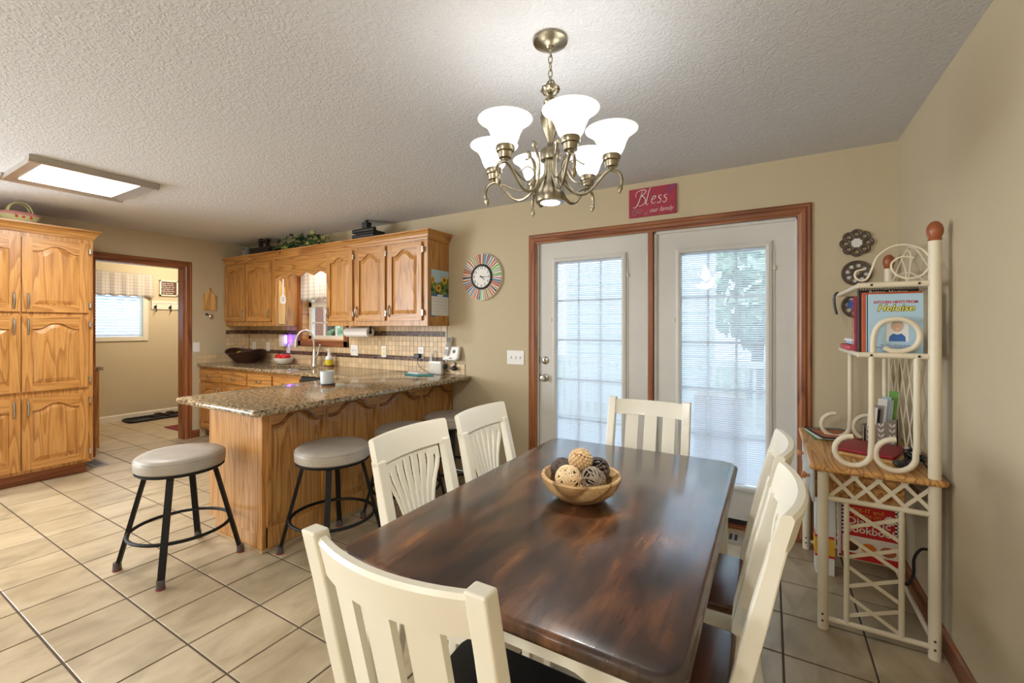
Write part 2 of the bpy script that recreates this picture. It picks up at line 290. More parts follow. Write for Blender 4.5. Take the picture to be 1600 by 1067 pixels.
def obj(name, mb, mat, parent=None, smooth=False, bevel=0, kind=None):
    """one mesh object; vertices are given in the frame in which the parent thing was built"""
    vs = mb.v; lo = Vector([min(v[i] for v in vs) for i in range(3)]); hi = Vector([max(v[i] for v in vs) for i in range(3)])
    c = (lo+hi)/2
    if parent is None: c.z = lo.z
    me = bpy.data.meshes.new(name); me.from_pydata([v-c for v in vs], [], mb.f)
    me.materials.append(MATS[mat]); me.validate()
    bm = bmesh.new(); bm.from_mesh(me); bmesh.ops.recalc_face_normals(bm, faces=bm.faces); bm.to_mesh(me); bm.free()
    if smooth:
        me.polygons.foreach_set('use_smooth', [True]*len(me.polygons)); me.set_sharp_from_angle(angle=math.radians(40))
    o = bpy.data.objects.new(name, me); COL.objects.link(o)
    po = Vector((0, 0, 0)) if parent is None else WORLD[parent.name]
    o.location = c-po; o.parent = parent; WORLD[o.name] = c
    if bevel:
        b = o.modifiers.new('bevel', 'BEVEL'); b.width = bevel; b.segments = 2; b.limit_method = 'ANGLE'
    if kind: o['kind'] = kind
    return o
def thing(name, label, cat, loc=(0, 0, 0), group=None):
    o = bpy.data.objects.new(name, None); COL.objects.link(o); o.location = loc; o.empty_display_size = .05
    WORLD[o.name] = Vector(loc); o['label'] = label; o['category'] = cat
    if group: o['group'] = group
    return o
def tag(o, label, cat, group=None):
    o['label'] = label; o['category'] = cat
    if group: o['group'] = group
    return o
def struct(name, mb, mat, parent=None, label=None, **k):
    o = obj(name, mb, mat, parent, **k)
    if parent is None: o['kind'] = 'structure'
    if label: o['label'] = label
    return o
def sroot(name, loc=(0, 0, 0), label=None):
    o = bpy.data.objects.new(name, None); COL.objects.link(o); o.location = loc; WORLD[o.name] = Vector(loc); o['kind'] = 'structure'; o.empty_display_size = .05
    if label: o['label'] = label
    return o
def copies(src, locs, parent):
    """further copies of a one-mesh part at world places, mesh shared"""
    out = []
    for l in locs:
        c = src.copy(); COL.objects.link(c); c.parent = parent; c.location = Vector(l)-WORLD[parent.name]; WORLD[c.name] = Vector(l); out.append(c)
    return out
def dup(root, loc, rotz, label=None, group=None):
    r = root.copy(); COL.objects.link(r); r.location = loc; r.rotation_euler = (0, 0, rotz)
    if label: r['label'] = label
    if group: r['group'] = group
    for ch in list(root.children):
        c = ch.copy(); COL.objects.link(c); c.parent = r
        for g in list(ch.children):
            d = g.copy(); COL.objects.link(d); d.parent = c
    return r
def text(name, s, size, org, xd, up, mat, parent, shear=0., align='CENTER', depth=.0006, bold=0., xs=1.):
    """flat lettering as a mesh lying on a surface; org is the baseline point"""
    cu = bpy.data.curves.new('lettering', 'FONT'); cu.body = s; cu.size = size; cu.shear = shear; cu.align_x = align; cu.extrude = depth/2; cu.offset = bold; cu.resolution_u = 3
    t = bpy.data.objects.new('lettering_tmp', cu); COL.objects.link(t); bpy.context.view_layer.update()
    me = bpy.data.meshes.new_from_object(t.evaluated_get(bpy.context.evaluated_depsgraph_get())); bpy.data.objects.remove(t)
    xd = Vector(xd).normalized(); up = Vector(up).normalized(); nz = xd.cross(up)
    mb = MB(); mb.add([Vector(org)+xd*(v.co.x*xs)+up*v.co.y+nz*v.co.z for v in me.vertices], [tuple(p.vertices) for p in me.polygons])
    bpy.data.meshes.remove(me)
    return obj(name, mb, mat, parent)
# ---------------------------------------------------------------- the room shell
MX = -8.10                                   # far wall of the mudroom
floor = struct('floor', MB().box(XL-.12, XR, YR, D, -.05, -.003), 'grout', label='brown grout bed of the tiled floor')
mud_floor = struct('floor_mudroom', MB().box(MX, XL-.12, 1.1, 4.1, -.05, -.003), 'grout')
TXP, TYP, TX0, TY0 = .3138, .3075, .045, .610
def tile_mesh(x0, x1, y0, y1):
    g = .0042; b = .002; x0 += g; x1 -= g; y0 += g; y1 -= g
    q = lambda i, z: [(x0+i, y0+i, z), (x1-i, y0+i, z), (x1-i, y1-i, z), (x0+i, y1-i, z)]
    return MB().loft([q(0, -.003), q(0, -.0012), q(b, 0)], cap0=False)
tiles = []
for i in range(-30, 3):
    for j in range(-12, 13):
        x0, y0 = TX0+i*TXP, TY0+j*TYP; x1, y1 = x0+TXP, y0+TYP
        for room, (a, b, c, d) in ((floor, (XL-.12, XR, YR, D)), (mud_floor, (MX, XL-.12, 1.1, 4.1))):
            X0, X1, Y0_, Y1_ = max(x0, a), min(x1, b), max(y0, c), min(y1, d)
            if X1-X0 < .02 or Y1_-Y0_ < .02: continue
            if room is mud_floor and (Y1_ < 1.5): pass
            cx, cy = (X0+X1)/2, (Y0_+Y1_)/2
            dep = -sY*cx+cY*cy; lat = cY*cx+sY*cy
            vis = dep > .25 and abs(lat/dep) < 1.35 and not (cx < -5.6 and cy < 1.45 and room is floor)
            hid = (-3.2 < cx < -2.7 and cy > 1.65) or (cx < -3.3 and cx > -5.9 and cy > 2.75)
            tiles.append((0 if vis and not hid else 1, math.hypot(cx, cy), room, X0, X1, Y0_, Y1_))
tiles.sort(key=lambda t: t[:2]); full = None; rest = {floor.name: MB(), mud_floor.name: MB()}
for k, (hid, dist, room, X0, X1, Y0_, Y1_) in enumerate(tiles):
    if k < 300 and not hid:
        whole = X1-X0 > TXP-1e-6 and Y1_-Y0_ > TYP-1e-6
        if whole and full:
            c = full.copy(); COL.objects.link(c); c.parent = room; ctr = Vector(((X0+X1)/2, (Y0_+Y1_)/2, -.0015)); c.location = ctr-WORLD[room.name]; WORLD[c.name] = ctr
        else:
            o = obj('floor_tile', tile_mesh(X0, X1, Y0_, Y1_), 'floor_tile', room)
            if whole: full = o
    else:
        t = tile_mesh(X0, X1, Y0_, Y1_); rest[room.name].add(t.v, t.f)
for room in (floor, mud_floor):
    if rest[room.name].v: obj('floor_tiles_beyond', rest[room.name], 'floor_tile', room, kind='stuff')
struct('ceiling', MB().box(MX-.1, XR+.15, YR-.15, 4.2, H, H+.08), 'ceiling_texture')
# back wall with the patio door opening and the sink window opening
DX0, DX1, DZ = -1.712, .170, 2.075
WX0, WX1, WZ0, WZ1 = -4.945, -4.165, 1.195, 2.10
wb = MB()
for a, b, z0, z1 in ((XL-.12, WX0, 0, H), (WX0, WX1, 0, WZ0), (WX0, WX1, WZ1, H), (WX1, DX0, 0, H), (DX0, DX1, DZ, H), (DX1, XR+.15, 0, H)): wb.box(a, b, D, D+.16, z0, z1)
wall_back = struct('wall_back', wb, 'paint')
OY0, OY1, OZ = 1.74, 2.565, 2.075
wl = MB(); VY0, VY1, VZ0, VZ1 = -2.7, 0.0, .66, 2.24
for a, b, z0, z1 in ((YR, VY0, 0, H), (VY0, VY1, 0, VZ0), (VY0, VY1, VZ1, H), (VY1, OY0, 0, H), (OY0, OY1, OZ, H), (OY1, D, 0, H)): wl.box(XL-.12, XL, a, b, z0, z1)
wall_left = struct('wall_left', wl, 'paint')
struct('wall_right', MB().box(XR, XR+.15, YR, D, 0, H), 'paint')
struct('wall_rear', MB().box(XL-.12, XR+.15, YR-.15, YR, 0, H), 'paint')
# unseen window added in the left wall to go with the fill lamp
wn = sroot('added_window', (XL, -1.35, VZ0))
m = MB()
for y in (VY0, -1.82, -.94, VY1-.06): m.box(XL-.1, XL-.04, y, y+.06, VZ0, VZ1)
m.box(XL-.1, XL-.04, VY0, VY1, VZ0, VZ0+.06).box(XL-.1, XL-.04, VY0, VY1, VZ1-.06, VZ1); obj('window_frame', m, 'trim_white', wn)
obj('pane', MB().box(XL-.075, XL-.07, VY0+.05, VY1-.05, VZ0+.05, VZ1-.05), 'glass', wn)
# mudroom shell
MWY0, MWY1, MWZ0, MWZ1 = 1.75, 2.86, 1.215, 2.02
mw = MB()
for a, b, z0, z1 in ((1.1, MWY0, 0, H), (MWY0, MWY1, 0, MWZ0), (MWY0, MWY1, MWZ1, H), (MWY1, 4.1, 0, H)): mw.box(MX-.12, MX, a, b, z0, z1)
struct('wall_mudroom_far', mw, 'paint')
struct('wall_mudroom_side', MB().box(MX-.12, XL-.12, 4.1, 4.2, 0, H).box(XL-.12, XL-.1, D, 4.1, 0, H), 'paint')
struct('wall_mudroom_near', MB().box(MX-.12, XL-.12, 1.0, 1.1, 0, H), 'paint')
struct('baseboard_mudroom', MB().prism([(MX, 0), (MX+.014, 0), (MX+.014, .075), (MX+.006, .09), (MX, .09)], 'y', 1.1, 4.1), 'trim_white')
struct('baseboard_right', MB().prism([(XR, 0), (XR-.014, 0), (XR-.014, .078), (XR-.006, .09), (XR, .09)], 'y', YR, D), 'cherry_h')
struct('baseboard_back', MB().box(.224, XR-.014, D-.014, D, 0, .09).box(-2.36, -1.794, D-.014, D, 0, .09), 'cherry_h')
struct('baseboard_left', MB().box(XL, XL+.014, 2.645, 2.72, 0, .09), 'cherry_h')
# patio door casing with a moulded profile
def casing_profile(w, t): return [(0, 0), (0, t*.55), (w*.12, t*.8), (w*.3, t*.62), (w*.45, t), (w*.72, t), (w*.85, t*.7), (w, t*.6), (w, 0)]
tr = sroot('trim_1', (-.77, D, 0))
CW, CT = .078, .020
L0, L1, T0 = -1.79, .224, 2.14
pf = casing_profile(CW, CT)
m = MB(); n = len(pf)
m.loft([[(L0+u, D-t, 0) for u, t in pf], [(L0+u, D-t, T0-u) for u, t in pf]]); obj('casing_side', m, 'cherry_v', tr)
m = MB(); m.loft([[(L1-u, D-t, 0) for u, t in pf], [(L1-u, D-t, T0-u) for u, t in pf]]); obj('casing_side', m, 'cherry_v', tr)
m = MB(); m.loft([[(L0+u, D-t, T0-u) for u, t in pf], [(L1-u, D-t, T0-u) for u, t in pf]]); obj('casing_head', m, 'cherry_h', tr)
obj('mullion', MB().box(-.787, -.748, D-.012, D+.07, 0, 2.066), 'cherry_v', tr, bevel=.004)
obj('jamb', MB().box(DX0, DX0+.012, D, D+.13, 0, DZ).box(DX1-.012, DX1, D, D+.13, 0, DZ).box(DX0, DX1, D, D+.13, DZ-.012, DZ), 'door_white', tr)
obj('threshold', MB().box(DX0, DX1, D-.035, D+.14, 0, .022), 'cherry_h', tr, bevel=.004)
# doorway casing to the mudroom
tr2 = sroot('trim_2', (XL, 2.15, 0))
A0, A1, T2 = OY0-.07, OY1+.072, 2.145
m = MB(); m.loft([[(XL+t, A1-u, 0) for u, t in pf], [(XL+t, A1-u, T2-u) for u, t in pf]]); obj('casing_side', m, 'cherry_v', tr2)
m = MB(); m.loft([[(XL+t, A0+u, 0) for u, t in pf], [(XL+t, A0+u, T2-u) for u, t in pf]]); obj('casing_side', m, 'cherry_v', tr2)
m = MB(); m.loft([[(XL+t, A0+u, T2-u) for u, t in pf], [(XL+t, A1-u, T2-u) for u, t in pf]]); obj('casing_head', m, 'cherry_h', tr2)
obj('jamb', MB().box(XL-.13, XL, OY1-.014, OY1, 0, OZ).box(XL-.13, XL, OY0, OY0+.014, 0, OZ).box(XL-.13, XL, OY0, OY1, OZ-.014, OZ), 'cherry_v', tr2)
# ---------------------------------------------------------------- patio doors with enclosed blinds
def patio(name, x0, x1, gx0, gx1, gz0, gz1, hinged, label):
    rt = sroot(name, ((x0+x1)/2, D, .022), label)
    y0, y1 = D+.018, D+.062; zb, zt = .03, 2.062
    leaf = MB().box(x0, gx0, y0, y1, zb, zt).box(gx1, x1, y0, y1, zb, zt).box(gx0, gx1, y0, y1, zb, gz0).box(gx0, gx1, y0, y1, gz1, zt)
    obj('leaf', leaf, 'door_white', rt)
    fw = .032
    prof = [(-fw, 0), (-fw, .012), (-fw*.4, .018), (0, .014), (.006, 0)]
    ring = lambda o, d: [(gx0+o, y0-d, gz0+o), (gx1-o, y0-d, gz0+o), (gx1-o, y0-d, gz1-o), (gx0+o, y0-d, gz1-o)]
    obj('glass_frame', MB().loft([ring(o, d) for o, d in prof]+[ring(.006, -.03), ring(-.01, -.03)], False, False), 'door_white', rt)
    obj('pane', MB().box(gx0, gx1, y0+.006, y0+.009, gz0, gz1), 'glass', rt)
    obj('pane', MB().box(gx0, gx1, y1-.006, y1-.003, gz0, gz1), 'glass', rt)
    for k in (1, 2): q = gx0+(gx1-gx0)*k/3; obj('muntin', MB().box(q-.008, q+.008, y1-.003, y1+.006, gz0, gz1), 'muntin', rt)
    for k in range(1, 5): q = gz0+(gz1-gz0)*k/5; obj('muntin', MB().box(gx0, gx1, y1-.003, y1+.006, q-.008, q+.008), 'muntin', rt)
    bl = obj('blind', MB().box(gx0+.004, gx1-.004, y0+.012, y0+.032, gz1-.02, gz1-.002), 'slat', rt)
    tl = math.radians(46); hw = .0075; yc = y0+.0225; z = gz0+.02; first = None; locs = []
    while z < gz1-.024:
        if first is None:
            c, s_ = math.cos(tl)*hw, math.sin(tl)*hw
            first = obj('slat', MB().add([(gx0+.006, yc-c, z-s_), (gx1-.006, yc-c, z-s_), (gx1-.006, yc, z+.0012), (gx0+.006, yc, z+.0012), (gx1-.006, yc+c, z+s_), (gx0+.006, yc+c, z+s_)], [(0, 1, 2, 3), (3, 2, 4, 5)]), 'slat', bl); base_c = WORLD[first.name].copy()
            z_first = z
        else: locs.append(base_c+Vector((0, 0, z-z_first)))
        z += .0148
    copies(first, locs, bl)
    for q in (gx0+.12, gx1-.12): obj('ladder_cord', MB().box(q-.0008, q+.0008, yc-.0008, yc+.0008, gz0+.01, gz1-.02), 'slat', bl)
    obj('blind_slider', MB().box(gx1+fw+.006, gx1+fw+.018, y0-.014, y0, gz1-.16, gz1-.13).box(gx1+fw+.010, gx1+fw+.014, y0-.006, y0, gz0+.05, gz1-.02), 'trim_white', rt)
    obj('blind_slider', MB().box(gx0-fw-.014, gx0-fw-.004, y0-.014, y0, gz1-.5, gz1-.47), 'trim_white', rt)
    obj('door_sweep', MB().box(x0+.004, x1-.004, y0-.006, y0+.02, .022, .05), 'rubber', rt)
    if hinged:
        for z in (.28, 1.05, 1.83): obj('hinge', MB().tube([(x1-.002, y0-.008, z-.05), (x1-.002, y0-.008, z+.05)], .007), 'trim_white', rt, smooth=True)
        def rosette(nm, z, knob):
            q = obj(nm, MB().lathe([(.001, 0), (.033, 0), (.033, .004), (.022, .012), (.001, .012)], 20).xf(Matrix.Translation((x0+.052, y0, z)) @ Matrix.Rotation(PI/2, 4, 'X')), 'nickel', rt, smooth=True)
            if knob: obj('knob', MB().lathe([(.001, .01), (.011, .012), (.011, .03), (.026, .038), (.028, .05), (.02, .06), (.001, .062)], 20).xf(Matrix.Translation((x0+.052, y0, z)) @ Matrix.Rotation(PI/2, 4, 'X')), 'nickel', q, smooth=True)
            else: obj('thumb_turn', MB().box(x0+.047, x0+.057, y0-.028, y0-.012, z-.016, z+.016), 'nickel', q, bevel=.003)
        rosette('deadbolt', 1.074, False); rosette('door_knob', .928, True)
        obj('latch_plate', MB().box(x0-.004, x0+.004, y0-.002, y0+.02, .90, .96).box(x0-.004, x0+.004, y0-.002, y0+.02, 1.045, 1.105), 'dark_plastic', rt)
    else:
        fx = MB(); st = lambda o: [(x0+o, y0, zb), (x1-o, y0, zb)]
        fx.box(x0, x0+.022, y0-.014, y0, zb, zt).box(x1-.022, x1, y0-.014, y0, zb, zt).box(x0, x1, y0-.014, y0, zt-.022, zt); obj('stop_molding', fx, 'door_white', rt, bevel=.005)
    return rt
patio('door_1', -1.698, -.790, -1.546, -.987, .275, 1.900, True, 'white hinged patio door with knob and deadbolt beside the wall clock')
patio('door_2', -.746, .158, -.561, -.024, .275, 1.893, False, 'white fixed patio door panel beside the iron wall plates')
# ---------------------------------------------------------------- sink window
tr3 = sroot('trim_3', (-4.56, D, 1.125))
for a, b, z0, z1, mt in ((-5.026, WX0, 1.125, 2.15, 'cherry_v'), (WX1, -4.093, 1.125, 2.15, 'cherry_v'), (-5.026, -4.093, 1.125, WZ0, 'cherry_h')): obj('casing_side' if mt[-1] == 'v' else 'window_apron', MB().box(a, b, D-.024, D, z0, z1), mt, tr3, bevel=.005)
obj('jamb', MB().box(WX0-.002, WX0+.012, D-.004, D+.16, WZ0, WZ1).box(WX1-.012, WX1+.002, D-.004, D+.16, WZ0, WZ1).box(WX0, WX1, D-.004, D+.16, WZ0-.002, WZ0+.012), 'oak_h', tr3)
w1 = sroot('window_1', (-4.555, D+.1, WZ0), 'small white grid window above the kitchen sink')
a, b = WX0+.012, WX1-.012; yb = D+.085
obj('window_frame', MB().box(a, a+.045, yb, yb+.05, WZ0, WZ1).box(b-.045, b, yb, yb+.05, WZ0, WZ1).box(a, b, yb, yb+.05, WZ0+.012, WZ0+.055).box(a, b, yb, yb+.05, 1.60, 1.66), 'trim_white', w1)
for q in (1, 2): x = a+.045+(b-a-.09)*q/3; obj('muntin', MB().box(x-.008, x+.008, yb+.01, yb+.03, WZ0+.05, WZ1), 'trim_white', w1)
obj('muntin', MB().box(a+.04, b-.04, yb+.01, yb+.03, 1.40, 1.416), 'trim_white', w1)
obj('pane', MB().box(a+.04, b-.04, yb+.018, yb+.022, WZ0+.05, WZ1), 'glass', w1)
def curtain(name, p0, p1, z0, z1, amp, waves, label, flare=.02):
    p0, p1 = Vector(p0), Vector(p1); d = (p1-p0); nrm = Vector((-d.y, d.x)).normalized(); mb = MB(); nx, nzs = 60, 8; vs = []; fs = []
    for j in range(nzs+1):
        t = j/nzs; z = z1+(z0-z1)*t
        for i in range(nx+1):
            s_ = i/nx; off = math.sin(s_*waves*2*PI+.6*math.sin(s_*9))*amp*(.35+.65*t); k = (s_-.5)*(1+flare*t)+.5; q = p0+d*k+nrm*off; vs.append((q.x, q.y, z+.008*math.sin(s_*waves*2*PI)*t))
    for j in range(nzs):
        for i in range(nx): a_ = j*(nx+1)+i; fs.append((a_, a_+1, a_+nx+2, a_+nx+1))
    mb.add(vs, fs); o = obj(name, mb, 'plaid', smooth=True); so = o.modifiers.new('thick', 'SOLIDIFY'); so.thickness = .002; tag(o, label, 'curtain'); return o
curtain('window_valance', (-4.915, D-.035), (-4.20, D-.035), 1.675, 2.06, .012, 7, 'short white plaid curtain over the sink window', .03)
# mudroom window with blinds and plaid valance
w2 = sroot('window_2', (MX, 2.3, MWZ0), 'white framed mudroom window with a raised white slat blind')
m = MB().box(MX-.01, MX+.018, MWY1, MWY1+.065, MWZ0-.065, MWZ1+.065).box(MX-.01, MX+.018, MWY0-.065, MWY1, MWZ0-.065, MWZ0).box(MX-.01, MX+.018, MWY0-.065, MWY1, MWZ1, MWZ1+.065).box(MX-.01, MX+.018, MWY0-.065, MWY0, MWZ0-.065, MWZ1)
obj('window_frame', m, 'trim_white', w2, bevel=.004)
obj('pane', MB().box(MX-.07, MX-.066, MWY0, MWY1, MWZ0, MWZ1), 'glass', w2)
bl = obj('blind', MB().box(MX-.05, MX-.01, MWY0+.005, MWY1-.005, MWZ1-.03, MWZ1), 'slat', w2); first = None; locs = []
z = MWZ0+.03
while z < MWZ1-.04:
    if first is None: first = obj('slat', MB().bar((MX-.03, MWY0+.006, z), (MX-.03, MWY1-.02, z), .046, .003, up=(.62, 0, 1)), 'slat', bl); bc = WORLD[first.name].copy(); zf = z
    else: locs.append(bc+Vector((0, 0, z-zf)))
    z += .042
copies(first, locs, bl)
obj('bottom_rail', MB().box(MX-.045, MX-.015, MWY0+.006, MWY1-.02, MWZ0+.004, MWZ0+.02), 'slat', bl)
obj('cord', MB().box(MX+.002, MX+.005, 2.62, 2.623, 1.62, 2.0).box(MX, MX+.008, 2.617, 2.627, 1.59, 1.62), 'slat', bl)
curtain('window_valance', (MX+.06, 1.7), (MX+.06, 2.97), 1.80, 2.14, .014, 9, 'wide plaid valance over the mudroom window', .02)
# ---------------------------------------------------------------- outdoors behind the glass
struct('lawn', MB().box(-14, 10, D+.2, 26, -.9, -.8), 'lawn')
struct('deck', MB().box(-3.4, 2.4, D+.16, 6.6, -.22, -.12), 'deck')
rl = thing('deck_railing', 'white baluster railing along the deck outside the patio doors', 'railing', (-.5, 6.5, -.12))
obj('top_rail', MB().box(-3.4, .3, 6.45, 6.55, .82, .90), 'trim_white', rl); obj('bottom_rail', MB().box(-3.4, .3, 6.47, 6.53, -.04, .02), 'trim_white', rl)
bs = obj('baluster', MB().box(-3.32, -3.28, 6.48, 6.52, 0, .83), 'trim_white', rl); copies(bs, [WORLD[bs.name]+Vector((.13*k, 0, 0)) for k in range(1, 28)], rl)
st = thing('garden_stairs', 'pale stairs with a white sloping handrail seen through the right patio door', 'stairs', (.4, 5.6, -.12))
for k in range(6): obj('step', MB().box(.05+.24*k, .29+.24*k, 5.0, 6.2, -.12, .05+.17*k), 'deck', st)
obj('handrail', MB().bar((-.05, 4.95, .75), (1.6, 4.95, 1.85), .06, .09), 'trim_white', st)
for k in range(9): obj('baluster', MB().box(.0+.18*k, .035+.18*k, 4.93, 4.97, .0+.12*k, .76+.12*k), 'trim_white', st)
bp = thing('brick_planter', 'red brick planter wall on the deck beside the stairs', 'planter', (-.35, 4.6, -.12))
obj('core', MB().box(-.62, -.2, 4.42, 4.78, -.12, .72), 'tile_grout', bp)
b0 = None; locs = []
for r_ in range(11):
    for k in range(2):
        c = Vector((-.515+.21*k+(.0 if r_ % 2 else .0), 4.415, -.085+.075*r_))
        if b0 is None: b0 = obj('brick', MB().box(c.x-.1, c.x+.1, c.y-.01, c.y+.01, c.z-.032, c.z+.032), 'brick', bp)
        else: locs.append(c)
copies(b0, locs, bp)
for k, (x, y, h_, r_, lb) in enumerate(((-11.4, 8.6, 4.2, 2.0, 'leafy tree outside the sink window'), (-.4, 15, 4.6, 1.9, 'leafy tree far behind the left patio door'), (3.6, 14, 5.0, 1.9, 'tall leafy tree behind the garden stairs'))):
    t = thing('garden_tree', lb, 'tree', (x, y, -.85)); obj('trunk', MB().tube([(x, y, -.85), (x+.1, y, 1.2), (x, y, 2.6)], .16, rs=[.2, .15, .1]), 'bark', t, smooth=True)
    mb = MB()
    for q in range(420):
        a, e = R.uniform(0, 2*PI), R.uniform(-1, 1); rr = r_*R.uniform(.75, 1.05); s_ = math.sqrt(1-e*e); c = Vector((x+rr*s_*math.cos(a), y+rr*s_*math.sin(a), 2.4+rr*e*.8)); u = Vector((R.gauss(0, 1), R.gauss(0, 1), R.gauss(0, 1))).normalized(); v = u.orthogonal().normalized()*.32; u *= .32
        mb.add([c-u, c+v*.6, c+u, c-v*.6], [(0, 1, 2, 3)])
    obj('foliage', mb, 'tree', t)
nb = thing('neighbor_house', 'pale sided house wall beyond the deck', 'house', (-3.2, 12, -.85)); obj('siding', MB().box(-5.2, -1.2, 12, 12.2, -.8, 3.2), 'siding', nb)
for k in range(14): obj('siding_board', MB().box(-5.2, -1.2, 11.97, 12, -.8+.28*k, -.56+.28*k), 'siding', nb)
pw = thing('porch_post', 'brown brick porch corner outside the sink window', 'pillar', (-6.48, D+1.1, -.8)); obj('core', MB().box(-6.75, -6.22, D+.92, D+1.3, -.8, 2.6), 'brick', pw)
# ---------------------------------------------------------------- cabinets
def M3(O, xd, nd): xd, nd = Vector(xd), Vector(nd); return Matrix(((xd.x, nd.x, 0, O[0]), (xd.y, nd.y, 0, O[1]), (xd.z, nd.z, 1, O[2]), (0, 0, 0, 1)))
def arch_pts(x0, x1, z, A, n=17):
    out = []
    for i in range(n):
        t = -1+2*i/(n-1); q = max(0, 1-abs(t)/.8); f = .5-.5*math.cos(PI*min(1, q*1.15)); out.append((x0+(x1-x0)*i/(n-1), z+A*f))
    return out
def pull(M, z0, z1, x, parent):
    zc = (z0+z1)/2; pts = [(x, .018, z0), (x, .030, z0+.006), (x, .044, zc), (x, .030, z1-.006), (x, .018, z1)]
    p = smoothline(pts, 5); rs = [.0042+.003*math.sin(PI*i/(len(p)-1)) for i in range(len(p))]
    mb = MB().tube(p, .005, rs=rs)
    for z in (z0, z1): mb.ball((x, .022, z), .0075, 8, 6)
    return obj('handle', mb.xf(M), 'pewter', parent, smooth=True)
def raised_panel(M, x0, x1, z0, zs, A, parent, name='panel', ydeep=.006, yface=.017, ins=.038):
    def loop(o, y):
        ar = arch_pts(x0+o, x1-o, zs-o, A)
        return [(x0+o, y, z0+o), (x1-o, y, z0+o)]+[(p[0], y, p[1]) for p in reversed(ar)]
    return obj(name, MB().loft([loop(0, 0), loop(0, ydeep), loop(.007, ydeep), loop(ins, yface), loop(ins+.004, yface+.0008)]).xf(M), 'oak_v', parent)
def cab_door(cab, O, xd, nd, w, h, hx, hz, hinge=None, A=.05, sw=.052):
    """cathedral-arch door: stiles are the part, rails, panel, handle and hinges hang under it"""
    M = M3(O, xd, nd); t = .02; zs = h-sw-A
    d = obj('door', MB().box(.002, w-.002, 0, .004, .002, h-.002).prism(rrect(0, sw, 0, h, .003, 1), 'y', 0, t).prism(rrect(w-sw, w, 0, h, .003, 1), 'y', 0, t).xf(M), 'oak_v', cab)
    obj('rail', MB().box(sw, w-sw, 0, t, 0, sw).xf(M), 'oak_h', d)
    ar = arch_pts(sw, w-sw, zs, A); obj('rail', MB().prism(ar+[(w-sw, h), (sw, h)], 'y', 0, t).xf(M), 'oak_h', d)
    raised_panel(M, sw, w-sw, sw, zs, A, d)
    if hx is not None: pull(M, hz[0], hz[1], hx, d)
    if hinge is not None:
        for z in (.07, h-.07): obj('hinge', MB().box(hinge-.008, hinge+.008, t-.004, t+.005, z-.025, z+.025).tube([(hinge, t+.004, z-.022), (hinge, t+.004, z+.022)], .005).xf(M), 'nickel', d)
    return d
# pantry
PXF, PY0, PY1 = -5.475, .60, 1.555
pan = thing('pantry_cabinet', 'tall golden oak pantry cabinet with six arched doors beside the doorway', 'cabinet', (-5.78, 1.08, 0))
obj('body', MB().box(XL, PXF, PY0, PY1, .105, 2.245), 'oak_v', pan); obj('toe_kick', MB().box(XL+.02, PXF-.06, PY0+.02, PY1-.03, 0, .105), 'cherry_h', pan)
for r_, (z0, z1, hz) in enumerate(((.135, .750, 'hi'), (.803, 1.452, 'hi'), (1.487, 2.125, 'lo'))):
    for c_, (a, b) in enumerate(((1.098, 1.518), (.668, 1.088))):
        h_ = z1-z0; q = (h_-.155, h_-.03) if hz == 'hi' else (.03, .155); hx = .036 if c_ == 0 else b-a-.036
        cab_door(pan, (PXF, a, z0), (0, 1, 0), (1, 0, 0), b-a, h_, hx, q, hinge=(b-a+.012 if c_ == 0 else -.012), A=.05, sw=.062)
def crown(name, pts, z0, parent=None, hgt=.085, out=.055):
    """moulding along a polyline of wall-front points with outward normals mitred"""
    prof = [(0, 0), (.008, 0), (.010, .018), (.018, .026), (.024, .045), (.040, .066), (out, .072), (out, hgt), (0, hgt)]
    n = len(pts); loops = []
    for i in range(n):
        p = Vector(pts[i]); d1 = (p-Vector(pts[i-1])).normalized() if i else None; d2 = (Vector(pts[i+1])-p).normalized() if i < n-1 else None
        n1 = Vector((d1.y, -d1.x)) if d1 else None; n2 = Vector((d2.y, -d2.x)) if d2 else None
        q = n1 if n2 is None else n2 if n1 is None else (n1+n2)/(1+n1.dot(n2))
        loops.append([(p.x+q.x*o, p.y+q.y*o, z0+z) for o, z in prof])
    return obj(name, MB().loft(loops), 'oak_h', parent)
crown('crown_molding', [(PXF, PY0), (PXF, PY1), (XL+.001, PY1)], 2.165, pan)
# upper cabinets
UF, UZ0, UZ1 = 3.030, 1.367, 2.165
LU0, LU1, RU0, RU1 = XL+.001, -5.010, -4.062, -2.668
cl = thing('wall_cabinet', 'two-door golden oak wall cabinet in the kitchen corner left of the sink', 'cabinet', ((LU0+LU1)/2, 3.18, UZ0))
obj('body', MB().box(LU0, LU1, UF, D-.001, UZ0, UZ1), 'oak_v', cl)
cab_door(cl, (-6.083, UF, 1.425), (1, 0, 0), (0, -1, 0), .465, .705, .43, (.04, .14), A=.055)
cab_door(cl, (-5.598, UF, 1.425), (1, 0, 0), (0, -1, 0), .530, .705, .495, (.04, .14), A=.055)
cr = thing('wall_cabinet', 'three-door golden oak wall cabinet right of the sink window with a calendar on its side', 'cabinet', ((RU0+RU1)/2, 3.18, UZ0))
obj('body', MB().box(RU0, RU1, UF, D-.001, UZ0, UZ1), 'oak_v', cr)
for a, b in ((-4.052, -3.650), (-3.605, -3.190), (-3.153, -2.725)): cab_door(cr, (a, UF, 1.417), (1, 0, 0), (0, -1, 0), b-a, .715, .028, (.04, .14), hinge=b-a+.012, A=.055, sw=.056)
vb = []
for i in range(61):
    x = LU1+(RU0-LU1)*i/60; vb.append((x, 1.925+.035*abs(math.sin(PI*(i/60)*4+.25))**1.4))
vl = obj('scalloped_valance', MB().prism(vb+[(RU0, UZ1), (LU1, UZ1)], 'y', UF+.002, UF+.022), 'oak_h'); tag(vl, 'scalloped oak valance board bridging the wall cabinets above the sink', 'valance')
